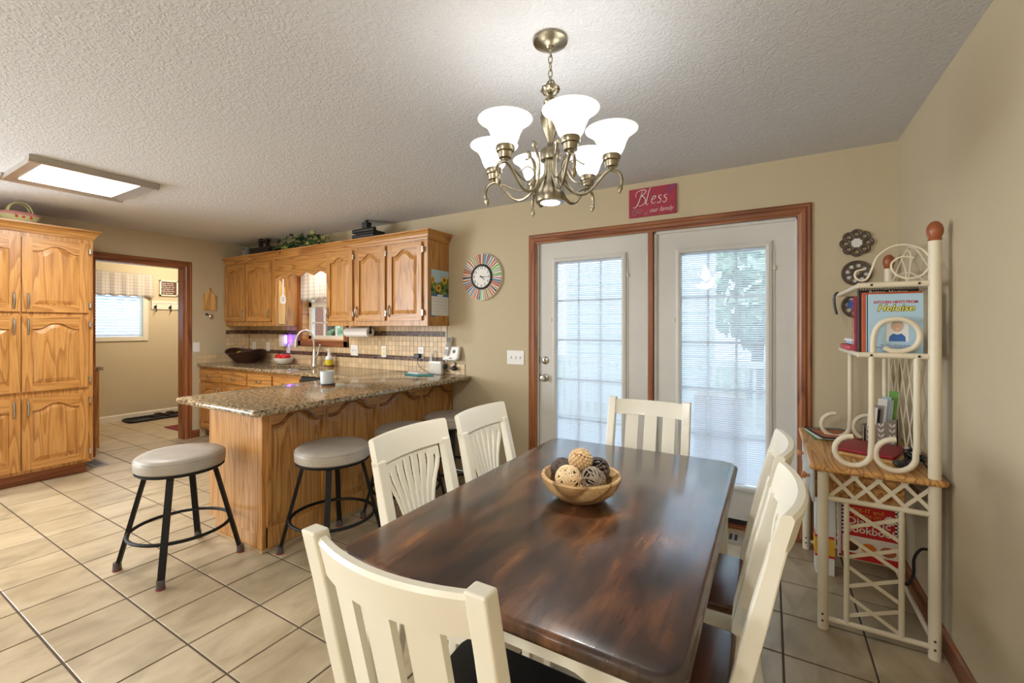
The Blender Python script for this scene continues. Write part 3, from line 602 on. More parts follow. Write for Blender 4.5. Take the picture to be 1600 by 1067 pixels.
cm = crown('crown_molding', [(XL+.002, UF), (RU1, UF), (RU1, D-.002)], 2.150); tag(cm, 'oak crown molding running along the top of the kitchen wall cabinets', 'molding')
# over-sink strip lamp behind the valance
sl = thing('strip_lamp', 'slim strip lamp tucked behind the valance above the sink', 'lamp', (-4.5, 3.12, 2.10)); obj('housing', MB().box(-4.75, -4.25, 3.08, 3.16, 2.105, 2.15), 'white_plastic', sl); obj('tube', MB().tube([(-4.72, 3.12, 2.09), (-4.28, 3.12, 2.09)], .013), 'sink_tube', sl)
# base cabinets under the back counter
BF = 2.735
base_units = ((XL+.002, -5.575, 'leftmost oak base cabinet against the doorway wall'), (-5.575, -5.03, 'second oak base cabinet from the doorway wall'), (-5.03, -4.545, 'third oak base cabinet from the doorway wall left of the sink'), (-4.545, -4.06, 'oak base cabinet under the sink beside the dishwasher'))
for a, b, lb in base_units:
    t = thing('base_cabinet', lb, 'cabinet', ((a+b)/2, 3.03, 0)); w_ = b-a
    obj('body', MB().box(a, b, BF, D-.001, .10, .60).box(a, b, BF, D-.001, .60, .866) if b < -4.9 else MB().box(a, b, BF, D-.001, .10, .60).box(a, b, BF, BF+.04, .60, .866), 'oak_v', t); obj('toe_kick', MB().box(a, b, BF+.06, D-.02, 0, .10), 'cherry_h', t)
    dr = obj('drawer', MB().prism(rrect(a+.018, b-.018, .70, .835, .004, 1), 'y', BF-.02, BF), 'oak_h', t, bevel=.004)
    obj('handle', MB().tube(smoothline([((a+b)/2-.045, BF-.02, .765), ((a+b)/2-.035, BF-.038, .765), ((a+b)/2, BF-.044, .762), ((a+b)/2+.035, BF-.038, .765), ((a+b)/2+.045, BF-.02, .765)], 4), .006), 'pewter', dr, smooth=True)
    cab_door(t, (a+.018, BF, .125), (1, 0, 0), (0, -1, 0), w_-.036, .545, w_-.07, (.40, .50), A=.04)
dw = thing('dishwasher', 'black dishwasher under the granite counter by the peninsula', 'dishwasher', (-3.7, 3.0, 0)); obj('body', MB().box(-4.055, -3.46, BF+.01, D-.05, .1, .862), 'dark_plastic', dw); obj('door', MB().box(-4.05, -3.465, BF-.015, BF+.01, .12, .74), 'dark_plastic', dw, bevel=.004); obj('control_panel', MB().box(-4.05, -3.465, BF-.02, BF+.01, .75, .86), 'dark_plastic', dw, bevel=.004); obj('handle', MB().tube([(-3.98, BF-.035, .735), (-3.54, BF-.035, .735)], .009), 'steel', dw); obj('toe_kick', MB().box(-4.05, -3.465, BF+.05, D-.06, 0, .1), 'dark_plastic', dw)
# peninsula
PX0, PX1, PYE = -3.165, -2.630, 1.510
pn = thing('peninsula_cabinet', 'golden oak peninsula cabinet with arched raised panels behind the bar stools', 'cabinet', (-2.9, 2.4, 0))
obj('body', MB().box(-3.245, PX1, PYE, D-.001, .10, .866), 'oak_v', pn); obj('plinth', MB().box(PX0, PX1-.001, PYE+.001, D-.002, 0, .10), 'oak_v', pn)
obj('quarter_round', MB().tube([(PX0, PYE-.004, .006), (PX1+.004, PYE-.004, .006), (PX1+.004, D-.02, .006)], .010), 'tile_grout', pn)
M = M3((PX1, 0, 0), (0, 1, 0), (1, 0, 0))
edges = (1.535, 1.935, 2.395, 2.885, 3.315)
for k in range(4):
    a, b = edges[k]+.0, edges[k+1]; s_ = .022
    fr = obj('panel_frame', MB().prism(rrect(a, a+s_, .02, .862, .003, 1), 'y', 0, .018).prism(rrect(b-s_, b, .02, .862, .003, 1), 'y', 0, .018).box(a, b, 0, .016, .02, .145).xf(M), 'oak_v', pn)
    ar = arch_pts(a+s_, b-s_, .745, .075); obj('rail', MB().prism(ar+[(b-s_, .862), (a+s_, .862)], 'y', 0, .019).xf(M), 'oak_h', fr)
    obj('arch_bead', MB().tube([(p[0], .017, p[1]+.006) for p in ar], .013, 8).xf(M), 'oak_bead_shaded', fr, smooth=True)
    raised_panel(M, a+s_, b-s_, .145, .74, .075, fr, ydeep=.002, yface=.008, ins=.035)
# granite
ct = thing('granite_counter', 'speckled brown granite worktop with polished edge over the L-shaped counter', 'worktop', (-3.6, 2.7, .866))
CF, CZ0, CZ1 = 2.695, .866, .903
SX0, SX1, SY0, SY1 = -4.93, -4.16, 2.80, 3.17
obj('sink_run', MB().box(XL, -3.32, CF+.018, SY0, CZ0, CZ1).box(XL, SX0, SY0, SY1, CZ0, CZ1).box(SX1, -3.32, SY0, SY1, CZ0, CZ1).box(XL, -3.32, SY1, D-.001, CZ0, CZ1).tube([(XL, CF+.018, .8845), (-3.30, CF+.018, .8845)], .0184, 14), 'granite', ct, smooth=True)
obj('peninsula_top', MB().slab(rrect(-3.325, -2.385, 1.335, D-.001, .045, 5), CZ0, CZ1, .016), 'granite', ct, smooth=True)
sk = thing('kitchen_sink', 'stainless steel undermount sink set into the granite counter', 'sink', (-4.545, 2.98, .69))
q = lambda i, z: [(x, y, z) for x, y in rrect(SX0+i, SX1-i, SY0+i, SY1-i, .06, 5)]
obj('basin', MB().loft([q(-.012, CZ0-.002), q(0, CZ0-.002), q(.006, .74), q(.03, .70), q(.1, .695)], False, True), 'steel', sk, smooth=True)
fa = thing('kitchen_faucet', 'tall brushed nickel gooseneck faucet with side lever behind the sink', 'faucet', (-4.56, 3.24, CZ1))
fx, fy = -4.57, 3.235
obj('column', MB().lathe([(.001, 0), (.034, 0), (.034, .012), (.026, .03), (.024, .14), (.016, .2), (.001, .2)], 16, (fx, fy, CZ1)), 'steel', fa, smooth=True)
obj('spout', MB().tube(smoothline([(fx, fy, CZ1+.18), (fx-.005, fy-.01, CZ1+.32), (fx-.03, fy-.04, CZ1+.40), (fx-.08, fy-.09, CZ1+.41), (fx-.115, fy-.13, CZ1+.36), (fx-.125, fy-.145, CZ1+.30)], 6), .013, 12), 'steel', fa, smooth=True)
obj('spray_head', MB().lathe([(.001, 0), (.019, 0), (.022, .03), (.015, .09), (.001, .09)], 14, (fx-.127, fy-.148, CZ1+.215)), 'steel', fa, smooth=True)
obj('lever', MB().tube(smoothline([(fx+.02, fy, CZ1+.09), (fx+.05, fy, CZ1+.12), (fx+.07, fy+.01, CZ1+.19), (fx+.085, fy+.01, CZ1+.25)], 5), .011, 10, rs=None), 'steel', fa, smooth=True)
# ---------------------------------------------------------------- tiled backsplash (tiles too small to pick apart one by one)
def tile_field(name, wall, spans, parent):
    mb = MB(); cols = []
    for (a, b, z0, z1, pitch, dark) in spans:
        n = max(1, round((b-a)/pitch)); p = (b-a)/n; nr = max(1, round((z1-z0)/(pitch if not dark else (z1-z0)/2))); ph = (z1-z0)/nr
        for i in range(n):
            for j in range(nr):
                g = .0013; u0, u1, v0, v1 = a+i*p+g, a+(i+1)*p-g, z0+j*ph+g, z0+(j+1)*ph-g; t0, t1 = .002, .007
                if wall == 'back': f = lambda u, v, t: (u, D-t, v)
                else: f = lambda u, v, t: (XL+t, u, v)
                mb.loft([[f(u0, v0, t0), f(u1, v0, t0), f(u1, v1, t0), f(u0, v1, t0)], [f(u0, v0, t1-.001), f(u1, v0, t1-.001), f(u1, v1, t1-.001), f(u0, v1, t1-.001)], [f(u0+.001, v0+.001, t1), f(u1-.001, v0+.001, t1), f(u1-.001, v1-.001, t1), f(u0+.001, v1-.001, t1)]], False, True)
                if dark: c = R.choice(((74, 48, 38), (98, 70, 58), (44, 28, 24), (120, 94, 82), (84, 58, 46)))
                else: k = R.uniform(.92, 1.06); c = (214*k, 188*k, 148*k)
                cols += [srgb(*c)]*9
    o = obj(name, mb, 'wall_tile', parent, kind='stuff'); at = o.data.color_attributes.new('Col', 'FLOAT_COLOR', 'CORNER')
    for p, c in zip(o.data.polygons, cols):
        for li in p.loop_indices: at.data[li].color = c
    return o
def rows(a, b, lo=.903, hi=UZ0):
    out = []
    for z0, z1, p, d in ((.903, 1.013, .0535, 0), (1.015, 1.058, .0245, 1), (1.060, 1.262, .0505, 0), (1.264, 1.311, .0245, 1), (1.313, UZ0, .0525, 0)):
        if z0 >= hi-.01 or z1 <= lo: continue
        out.append((a, b, max(z0, lo), min(z1, hi), p, d))
    return out
sp = thing('tile_backsplash', 'small beige square tile backsplash with two dark mosaic bands behind the counter', 'backsplash', (-4.4, D-.005, .903))
obj('grout_bed', MB().box(XL, -2.700, D-.004, D-.0005, .903, 1.125).box(XL, -5.028, D-.004, D-.0005, 1.125, UZ0).box(-4.091, -2.700, D-.004, D-.0005, 1.125, UZ0).box(-2.7, -2.470, D-.004, D-.0005, .903, 1.006), 'tile_grout', sp)
tile_field('tiles', 'back', rows(XL+.01, -5.03)+rows(-5.03, -4.09, hi=1.124)+rows(-4.09, -2.702)+[(-2.70, -2.472, .903, 1.006, .052, 0)], sp)
sp2 = thing('tile_backsplash', 'short return of beige tile backsplash on the doorway wall in the counter corner', 'backsplash', (XL+.005, 3.0, .903))
obj('grout_bed', MB().box(XL+.0005, XL+.004, 3.03, D-.01, .903, UZ0).box(XL+.0005, XL+.004, 2.70, 3.03, .903, 1.006), 'tile_grout', sp2)
tile_field('tiles', 'left', rows(3.03, D-.01)+[(2.70, 3.03, .903, 1.006, .052, 0)], sp2)
obj('edge_trim', MB().box(-2.702, -2.690, D-.009, D-.0005, 1.006, UZ0), 'trim_white', sp)
# mudroom cabinet end
mc = thing('mudroom_cabinet', 'oak cabinet with a light top just inside the mudroom doorway', 'cabinet', (-6.75, 1.7, 0)); obj('body', MB().box(-7.1, -6.5, 1.3, 1.90, 0, .87), 'oak_v', mc); obj('top', MB().box(-7.12, -6.48, 1.28, 1.93, .87, .905), 'granite', mc)
# ---------------------------------------------------------------- dining table
TX0_, TX1_, TYA, TYB, TZ = -1.020, -.122, .772, 2.185, .76
tb = thing('dining_table', 'cream dining table with a distressed dark stained top', 'table', (-.57, 1.48, 0))
cc = .055
top = [(TX0_+cc, TYA), (TX1_-cc, TYA), (TX1_-cc*.35, TYA+cc*.3), (TX1_, TYA+cc), (TX1_, TYB-cc), (TX1_-cc*.35, TYB-cc*.3), (TX1_-cc, TYB), (TX0_+cc, TYB), (TX0_+cc*.35, TYB-cc*.3), (TX0_, TYB-cc), (TX0_, TYA+cc), (TX0_+cc*.35, TYA+cc*.3)]
obj('tabletop', MB().slab(top, TZ-.036, TZ, .016, 4), 'table_stain', tb, smooth=True)
def apron(p0, p1, th):
    p0, p1 = Vector(p0), Vector(p1); d = (p1-p0); l = d.length; d.normalize(); nr = Vector((-d.y, d.x, 0)); pts = []
    for i in range(41):
        t = i/40; e = min(t, 1-t)*l; z = .625+.045*(.5-.5*math.cos(PI*min(1, max(0, (e-.05)/.12)))) ; pts.append((t*l, z))
    pts += [(l, TZ-.036), (0, TZ-.036)]; M = Matrix(((d.x, nr.x, 0, p0.x), (d.y, nr.y, 0, p0.y), (0, 0, 1, 0), (0, 0, 0, 1)))
    return MB().prism(pts, 'y', -th/2, th/2).xf(M)
ix0, ix1, iy0, iy1 = TX0_+.06, TX1_-.06, TYA+.06, TYB-.06
for a, b in (((ix0, iy0, 0), (ix1, iy0, 0)), ((ix0, iy1, 0), (ix1, iy1, 0)), ((ix0, iy0, 0), (ix0, iy1, 0)), ((ix1, iy0, 0), (ix1, iy1, 0))): obj('apron', apron(a, b, .022), 'cream', tb)
for x in (ix0+.01, ix1-.01):
    for y in (iy0+.01, iy1-.01):
        q = lambda h_, z: [(x-h_, y-h_, z), (x+h_, y-h_, z), (x+h_, y+h_, z), (x-h_, y+h_, z)]
        obj('leg', MB().loft([q(.022, 0), q(.033, .60), q(.036, .62), q(.036, TZ-.036)]), 'cream', tb, bevel=.004)
# ---------------------------------------------------------------- chairs (built facing +y)
HT, BY = .975, -.300
def back_y(z): return -.185 if z <= .46 else -.185+(BY+.185)*((z-.46)/(HT-.46))**1.05
def post(x, w0, ztop):
    loops = []
    for z in (0, .2, .42, .50, .62, .74, .86, ztop):
        y = -.235+.05*min(1, z/.42) if z < .46 else back_y(z); hw = (.016+.004*min(1, z/.42)); dp = .022 if z < .86 else .019
        loops.append([(x-hw, y-dp, z), (x+hw, y-dp, z), (x+hw, y+dp*.8, z), (x-hw, y+dp*.8, z)])
    return MB().loft(loops)
def bow(x, hw): return -.034*(1-(x/hw)**2)
def chair_base(t, seat_mat, sf=.15):
    sp_ = [(-.175, -.185), (.175, -.185), (.198, sf-.05), (.185, sf), (-.185, sf), (-.198, sf-.05)]
    obj('seat', MB().slab(sp_, .440, .468, .010), seat_mat, t, smooth=True)
    obj('seat_rail', MB().box(-.165, .165, -.18, -.16, .375, .44).box(-.17, .17, .105, .125, .375, .44).box(-.175, -.155, -.17, .12, .375, .44).box(.155, .175, -.17, .12, .375, .44), 'cream', t)
    for sx in (-1, 1):
        q = lambda h_, z: [(sx*.165-h_, .112-h_, z), (sx*.165+h_, .112-h_, z), (sx*.165+h_, .112+h_, z), (sx*.165-h_, .112+h_, z)]
        obj('leg', MB().loft([q(.014, 0), q(.020, .44)]), 'cream', t, bevel=.003)
def curved_board(x0, x1, z0, z1, th, hw, zt_round=.0, n=14):
    """board bowed backwards between the posts, following the lean of the back"""
    loops = []
    for i in range(n+1):
        x = x0+(x1-x0)*i/n; b = bow(x, hw); r_ = th/2
        sec = [(back_y(z0)+b-th/2, z0), (back_y(z0)+b+th/2, z0), (back_y(z1)+b+th/2, z1-r_*.7), (back_y(z1)+b+th*.3, z1), (back_y(z1)+b-th*.3, z1), (back_y(z1)+b-th/2, z1-r_*.7)]
        loops.append([(x, y, z) for y, z in sec])
    return MB().loft(loops)
def slat_chair(name, label, seat_mat, sf=.15):
    t = thing(name, label, 'chair'); chair_base(t, seat_mat, sf)
    for sx in (-1, 1): obj('back_post', post(sx*.192, .02, HT), 'cream', t, bevel=.004)
    obj('crest_rail', curved_board(-.176, .176, HT-.088, HT-.012, .022, .176), 'cream', t, smooth=True)
    obj('lower_rail', curved_board(-.176, .176, .51, .55, .020, .176), 'cream', t)
    for k in range(3):
        x0 = -.1235+.0955*k-.014+.0; x1 = x0+.064; loops = []
        for z in (.545, .65, .75, .85, HT-.082):
            L = []
            for x, s_ in ((x0, -1), (x1, -1), (x1, 1), (x0, 1)): L.append((x, back_y(z)+bow(x, .176)+s_*.007, z))
            loops.append(L)
        obj('back_slat', MB().loft(loops), 'cream', t)
    return t
def fan_chair(name, label, seat_mat):
    t = thing(name, label, 'chair'); chair_base(t, seat_mat)
    for sx in (-1, 1): obj('back_post', post(sx*.185, .02, HT-.075), 'cream', t, bevel=.004)
    obj('crest_rail', curved_board(-.205, .205, HT-.090, HT, .026, .205), 'cream', t, smooth=True)
    obj('lower_rail', curved_board(-.17, .17, .51, .55, .020, .17), 'cream', t)
    zt, zb = HT-.086, .545
    def half(z):
        u = (z-zb)/(zt-zb); return .078+.070*min(1, max(0, (u-.25)/.55))**1.6 if u < .8 else .148
    def P(fr, z, s_): x = fr*half(z); return (x, back_y(z)+bow(x, .2)+s_*.0055, z)
    NS = 7; slot = .056; edges = [-1+2*(k+.5)/NS for k in range(NS)]; zs0, zs1 = .575, zt-.016
    fan = MB()
    def strip(f0, f1, z0, z1, n):
        loops = []
        for i in range(n+1):
            z = z0+(z1-z0)*i/n; loops.append([P(f0, z, -1), P(f1, z, -1), P(f1, z, 1), P(f0, z, 1)])
        fan.loft(loops)
    marks = [-1]+[e+s_*slot for e in edges for s_ in (-1, 1)]+[1]
    tops = [zs1-.032*abs(e)**2 for e in edges]
    for k in range(0, len(marks), 2): strip(marks[k], marks[k+1], zb, zt, 12)
    for k, e in enumerate(edges):
        strip(e-slot, e+slot, zb, zs0, 1); strip(e-slot, e+slot, tops[k]+.006, zt, 3)
        strip(e-slot, e-slot*.45, tops[k]-.004, tops[k]+.006, 1); strip(e+slot*.45, e+slot, tops[k]-.004, tops[k]+.006, 1)
    obj('fan_splat', fan, 'cream', t)
    return t
ch = slat_chair('dining_chair', 'cream slat-back chair nearest the camera at the near end of the table', 'black_seat', .215); ch.location = (-.560, .835, 0)
c2 = slat_chair('dining_chair', 'cream slat-back chair at the far end of the table before the patio doors', 'black_seat'); c2.location = (-.560, 2.085, 0); c2.rotation_euler = (0, 0, PI)
ch['group'] = c2['group'] = 'slat-back dining chairs at the table ends'
fc = fan_chair('dining_chair', 'cream fan-back chair beside the nearer grey bar stools on the near left of the table', 'seat_wood'); fc.location = (-.880, 1.262, 0); fc.rotation_euler = (0, 0, -PI/2+.05)
f2 = dup(fc, (-.882, 1.738, 0), -PI/2+.05, 'cream fan-back chair on the table side toward the kitchen, farther from the camera')
f3 = dup(fc, (-.275, 1.735, 0), PI/2, 'cream fan-back chair beside the wicker-look desk, nearer the patio doors')
f4 = dup(fc, (-.270, 1.262, 0), PI/2, 'cream fan-back chair on the right side of the table nearest the camera')
for q in (fc, f2, f3, f4): q['group'] = 'fan-back dining chairs along the table sides'
# ---------------------------------------------------------------- bar stools
def stool():
    t = thing('bar_stool', 'grey round bar stool', 'stool')
    obj('seat', MB().lathe([(.001, .552), (.205, .552), (.216, .562), (.218, .60), (.212, .622), (.196, .634), (.15, .638), (.001, .634)], 40), 'vinyl', t, smooth=True)
    obj('seam', MB().tube([(.2155*math.cos(2*PI*k/48), .2155*math.sin(2*PI*k/48), .616) for k in range(48)], .003, 6, closed=True), 'vinyl', t, smooth=True)
    obj('seat_plate', MB().lathe([(.001, .538), (.205, .538), (.213, .545), (.213, .553), (.001, .553)], 40), 'black_metal', t, smooth=True)
    for k in range(4):
        a = PI/4+PI/2*k; c, s_ = math.cos(a), math.sin(a)
        lg = obj('leg', MB().bar((c*.295, s_*.295, .03), (c*.165, s_*.165, .54), .030, .018, up=(c, s_, 0)).bar((c*.302, s_*.302, .0), (c*.295, s_*.295, .035), .030, .018, up=(c, s_, 0)), 'black_metal', t)
        obj('foot_cap', MB().lathe([(.001, 0), (.019, 0), (.021, .006), (.019, .045), (.001, .045)], 12, (c*.299, s_*.299, 0)), 'foot_cap', lg, smooth=True)
        obj('felt_pad', MB().lathe([(.001, 0), (.0225, 0), (.0225, .004), (.001, .004)], 12, (c*.299, s_*.299, 0)), 'red_cover', lg)
    obj('foot_ring', MB().tube([(.242*math.cos(2*PI*k/40), .242*math.sin(2*PI*k/40), .205) for k in range(40)], .0095, 8, closed=True), 'black_metal', t, smooth=True)
    return t
s1 = stool(); s1['label'] = 'grey vinyl bar stool standing alone off the end of the peninsula'; s1.location = (-2.955, 1.226, 0); s1.rotation_euler = (0, 0, .10)
stools = [s1]
for (x, y, a, lb) in ((-2.325, 1.775, .0, 'grey vinyl bar stool at the peninsula front, nearest its corner'), (-2.29, 2.37, .03, 'grey vinyl bar stool half hidden behind the nearer fan-back chair'), (-2.285, 2.885, -.03, 'grey vinyl bar stool against the wall under the counter end')): stools.append(dup(s1, (x, y, 0), a, lb))
for q in stools: q['group'] = 'bar stools around the peninsula'
# ---------------------------------------------------------------- chandelier
cx, cy = -.714, 1.497
cd = thing('chandelier', 'antique brass six-light chandelier with white bell glass shades over the table', 'chandelier', (cx, cy, 1.82))
obj('canopy', MB().lathe([(.001, 2.405), (.012, 2.405), (.016, 2.412), (.035, 2.416), (.045, 2.420), (.052, 2.424), (.064, 2.428), (.066, 2.434), (.064, 2.44), (.001, 2.44)], 32, (cx, cy, 0)), 'brass', cd, smooth=True)
z = 2.405; k = 0
while z > 2.285:
    pts = []
    for i in range(14):
        a = 2*PI*i/14; u, v = .0075*math.cos(a), .0165*math.sin(a); pts.append((cx+(u if k % 2 else 0), cy+(0 if k % 2 else u), z-.014+v))
    obj('chain_link', MB().tube(pts, .0022, 6, closed=True), 'brass', cd, smooth=True); z -= .0265; k += 1
obj('hanger_loop', MB().tube([(cx+.018*math.cos(PI*i/8), cy, 2.262+.026*math.sin(PI*i/8)) for i in range(9)], .003), 'brass', cd, smooth=True)
def twisted(prof, lobes, amp, turns, n=36):
    z0, z1 = prof[0][1], prof[-1][1]; loops = []
    for r_, z in prof:
        ph = turns*2*PI*(z-z0)/(z1-z0); loops.append([(cx+r_*(1+amp*math.cos(lobes*(2*PI*k/n)+ph))*math.cos(2*PI*k/n), cy+r_*(1+amp*math.cos(lobes*(2*PI*k/n)+ph))*math.sin(2*PI*k/n), z) for k in range(n)])
    return MB().loft(loops)
obj('twist_knob', twisted([(.003, 2.230), (.018, 2.233), (.030, 2.241), (.035, 2.250), (.032, 2.259), (.020, 2.267), (.003, 2.270)], 8, .10, 1.2), 'brass', cd, smooth=True)
obj('upper_stem', MB().lathe([(.001, 2.150), (.033, 2.155), (.036, 2.165), (.026, 2.178), (.012, 2.186), (.015, 2.195), (.026, 2.203), (.020, 2.216), (.007, 2.224), (.007, 2.232), (.001, 2.232)], 24, (cx, cy, 0)), 'brass', cd, smooth=True)
obj('twisted_vase', twisted([(.010, 2.048), (.012, 2.06), (.018, 2.075), (.027, 2.10), (.034, 2.13), (.036, 2.15), (.030, 2.162)], 8, .06, .35), 'brass', cd, smooth=True)
obj('hub', MB().lathe([(.001, 1.985), (.037, 1.985), (.038, 1.992), (.038, 2.018), (.032, 2.028), (.012, 2.040), (.012, 2.05), (.001, 2.05)], 28, (cx, cy, 0)), 'brass', cd, smooth=True)
obj('lower_body', MB().lathe([(.040, 1.826), (.054, 1.828), (.056, 1.842), (.053, 1.862), (.042, 1.885), (.029, 1.915), (.024, 1.95), (.023, 1.985), (.001, 1.986)], 32, (cx, cy, 0)), 'brass', cd, smooth=True)
dl = obj('downlight_lens', MB().lathe([(.001, 1.824), (.034, 1.824), (.042, 1.830), (.042, 1.835), (.001, 1.836)], 28, (cx, cy, 0)), 'lamp_lens', cd, smooth=True)
CL = {'arm': [(.030, 1.925), (.052, 1.895), (.085, 1.860), (.118, 1.846), (.150, 1.858), (.180, 1.890), (.203, 1.915), (.225, 1.925), (.252, 1.912), (.262, 1.885), (.258, 1.862)],
      'curl': [(.118, 1.846), (.088, 1.858), (.068, 1.89), (.060, 1.94), (.066, 1.985), (.080, 2.012)],
      'wire': [(.222, 1.922), (.185, 1.912), (.150, 1.895), (.115, 1.885), (.085, 1.90), (.066, 1.935), (.072, 1.965), (.095, 1.975), (.115, 1.962), (.128, 1.956)]}
for k in range(6):
    th = YAW+math.radians(-78+60*k); er = Vector((math.cos(th), math.sin(th), 0)); O = Vector((cx, cy, 0)); q = lambda r_, z: O+er*r_+Vector((0, 0, z))
    ac = smoothline([q(*p) for p in CL['arm']], 4); arm = obj('arm', MB().tube(ac, .0058, 8), 'brass', cd, smooth=True)
    obj('arm_tip', MB().tube([q(.259, 1.866), q(.256, 1.856), q(.254, 1.846), q(.253, 1.836)], .006, 8, rs=[.0062, .0095, .0075, .002]), 'brass', arm, smooth=True)
    cu = obj('scroll', MB().tube(smoothline([q(*p) for p in CL['curl']], 4), .0052, 8), 'brass', cd, smooth=True)
    obj('scroll_tip', MB().tube([q(.080, 2.010), q(.083, 2.018), q(.087, 2.027), q(.090, 2.036)], .006, 8, rs=[.006, .0095, .0085, .002]), 'brass', cu, smooth=True)
    off = er.cross(Vector((0, 0, 1)))*.012
    obj('wire_scroll', MB().tube([p+off*math.sin(PI*i/36) for i, p in enumerate(smoothline([q(*p) for p in CL['wire']], 4))], .0026, 6), 'brass', cd, smooth=True)
    c = O+er*.225
    obj('lamp_holder', MB().lathe([(.001, 1.925), (.008, 1.926), (.012, 1.934), (.022, 1.936), (.025, 1.955), (.030, 1.958), (.033, 1.968), (.031, 1.978), (.024, 1.980), (.001, 1.980)], 22, c), 'brass', cd, smooth=True)
    sh = [(.022, 1.974), (.030, 1.978), (.040, 1.990), (.046, 2.004), (.052, 2.022), (.062, 2.042), (.078, 2.058), (.094, 2.068)]
    inn = [(r_-.003, z+.001) for r_, z in reversed(sh)]
    mb = MB(); n = 32; loops = [[(c.x+r_*math.cos(2*PI*j/n), c.y+r_*math.sin(2*PI*j/n), z) for j in range(n)] for r_, z in sh+inn]; mb.loft(loops, False, False)
    obj('glass_shade', mb, 'shade_glass', cd, smooth=True)
    point('chandelier_bulb', (c.x, c.y, 2.03), .32, (1, .98, .96), .03)
l = bpy.data.lights.new('chandelier_downlight', 'SPOT'); l.energy = 22; l.spot_size = 1.9; l.spot_blend = .8; l.shadow_soft_size = .03; l.color = (1, .97, .93); lo_ = bpy.data.objects.new('chandelier_downlight', l); COL.objects.link(lo_); lo_.location = (cx, cy, 1.815)
# ---------------------------------------------------------------- kitchen ceiling fixture
kl = thing('ceiling_light', 'square silver framed fluorescent ceiling light glowing over the kitchen', 'light', (-4.26, 1.15, 2.44))
KX0, KX1, KY0, KY1, KZ = -4.72, -3.985, .832, 1.515, 2.397
for x0, sgn in ((KX0, 1), (KX1, -1)):
    pr_ = [(x0+sgn*.0, H), (x0, KZ+.02), (x0+sgn*.012, KZ+.004), (x0+sgn*.03, KZ), (x0+sgn*.05, KZ+.006), (x0+sgn*.085, KZ+.022), (x0+sgn*.085, H)]
    obj('side_rail', MB().prism(pr_, 'y', KY0, KY1), 'alum', kl, smooth=True)
for y0, sgn in ((KY0, 1), (KY1, -1)):
    pr_ = [(y0+sgn*.012, H), (y0+sgn*.012, KZ+.006), (y0+sgn*.09, KZ+.024), (y0+sgn*.09, H)]
    obj('end_panel', MB().prism(pr_, 'x', KX0+.02, KX1-.02), 'alum', kl)
obj('lens', MB().box(KX0+.08, KX1-.08, KY0+.085, KY1-.085, KZ+.020, KZ+.032), 'kitchen_lens', kl)
area('kitchen_fixture_light', ((KX0+KX1)/2, (KY0+KY1)/2, KZ+.012), (0, 0, 0), .5, .45, 27, (1, .97, .92))
# unseen dome lamp added behind the camera to brighten the right side
dm = thing('unseen_dome', 'added unseen dome lamp behind the camera brightening the dining area', 'lamp', (-1.0, -1.7, 2.3)); obj('dome', MB().lathe([(.001, 2.31), (.12, 2.32), (.20, 2.36), (.22, 2.41), (.001, 2.41)], 32, (-1.0, -1.7, 0)), 'added_dome_lens', dm, smooth=True); obj('base', MB().lathe([(.001, 2.41), (.235, 2.41), (.235, 2.44), (.001, 2.44)], 32, (-1.0, -1.7, 0)), 'brass', dm, smooth=True)
point('added_dome_bulb', (-1.0, -1.7, 2.20), 66, (1, 1, 1), .18)
# mudroom ceiling lamp (out of sight beside the doorway head)
ml = thing('unseen_dome', 'warm ceiling dome lamp inside the mudroom', 'lamp', (-7.2, 3.1, 2.3)); obj('dome', MB().lathe([(.001, 2.34), (.08, 2.35), (.14, 2.385), (.15, 2.42), (.001, 2.42)], 24, (-7.2, 3.1, 0)), 'mud_lens', ml, smooth=True); obj('base', MB().lathe([(.001, 2.42), (.16, 2.42), (.16, 2.44), (.001, 2.44)], 24, (-7.2, 3.1, 0)), 'brass', ml, smooth=True)
point('mudroom_bulb', (-7.2, 3.1, 2.28), 40, (1, .86, .66), .12)
area('sink_strip_light', (-4.5, 3.12, 2.07), (0, 0, 0), .42, .03, 2.2, (1, .93, .84))
# ---------------------------------------------------------------- bowl of decorative balls
bw = thing('wooden_bowl', 'turned light wood bowl in the middle of the dining table', 'bowl', (-.572, 1.44, TZ)); bc = Vector((-.572, 1.448, TZ))
obj('bowl_body', MB().lathe([(.001, .0), (.055, .0), (.085, .010), (.116, .034), (.134, .062), (.139, .082), (.136, .088), (.128, .086), (.123, .074), (.098, .036), (.07, .018), (.001, .014)], 48, bc), 'bowl_wood', bw, smooth=True)
def twig_ball(c, r_, mat_, label, n=46, tr_=.0024):
    c = Vector(c); mb = MB()
    for q in range(n):
        ax = Vector((R.gauss(0, 1), R.gauss(0, 1), R.gauss(0, 1))).normalized(); u = ax.orthogonal().normalized(); v = ax.cross(u); off = R.uniform(-.45, .45)*r_; rr = math.sqrt(r_*r_-off*off); a0 = R.uniform(0, 6.28); sw = R.uniform(2.2, 4.2); m_ = 12
        mb.tube([c+ax*off+(u*math.cos(a0+sw*i/m_)+v*math.sin(a0+sw*i/m_))*rr*R.uniform(.965, 1.0) for i in range(m_+1)], tr_, 5)
    o = thing('decorative_ball', label, 'ball', (c.x, c.y, c.z-r_)); obj('twigs', mb, mat_, o, smooth=True); obj('core', MB().ball(c, r_*.62, 14, 10), {'twig_light': 'ball_shade_pale'}.get(mat_, 'ball_shade'), o, smooth=True); return o  # core colours painted darker than the twigs for the shade inside
ex = Vector((cY, sY, 0)); ez = Vector((-sY, cY, 0))
bp_ = lambda a, b, z: bc+ex*a+ez*b+Vector((0, 0, z))
twig_ball(bp_(-.050, -.040, .083), .043, 'twig_light', 'pale woven twig ball at the front left of the wooden bowl', 60, .0030)
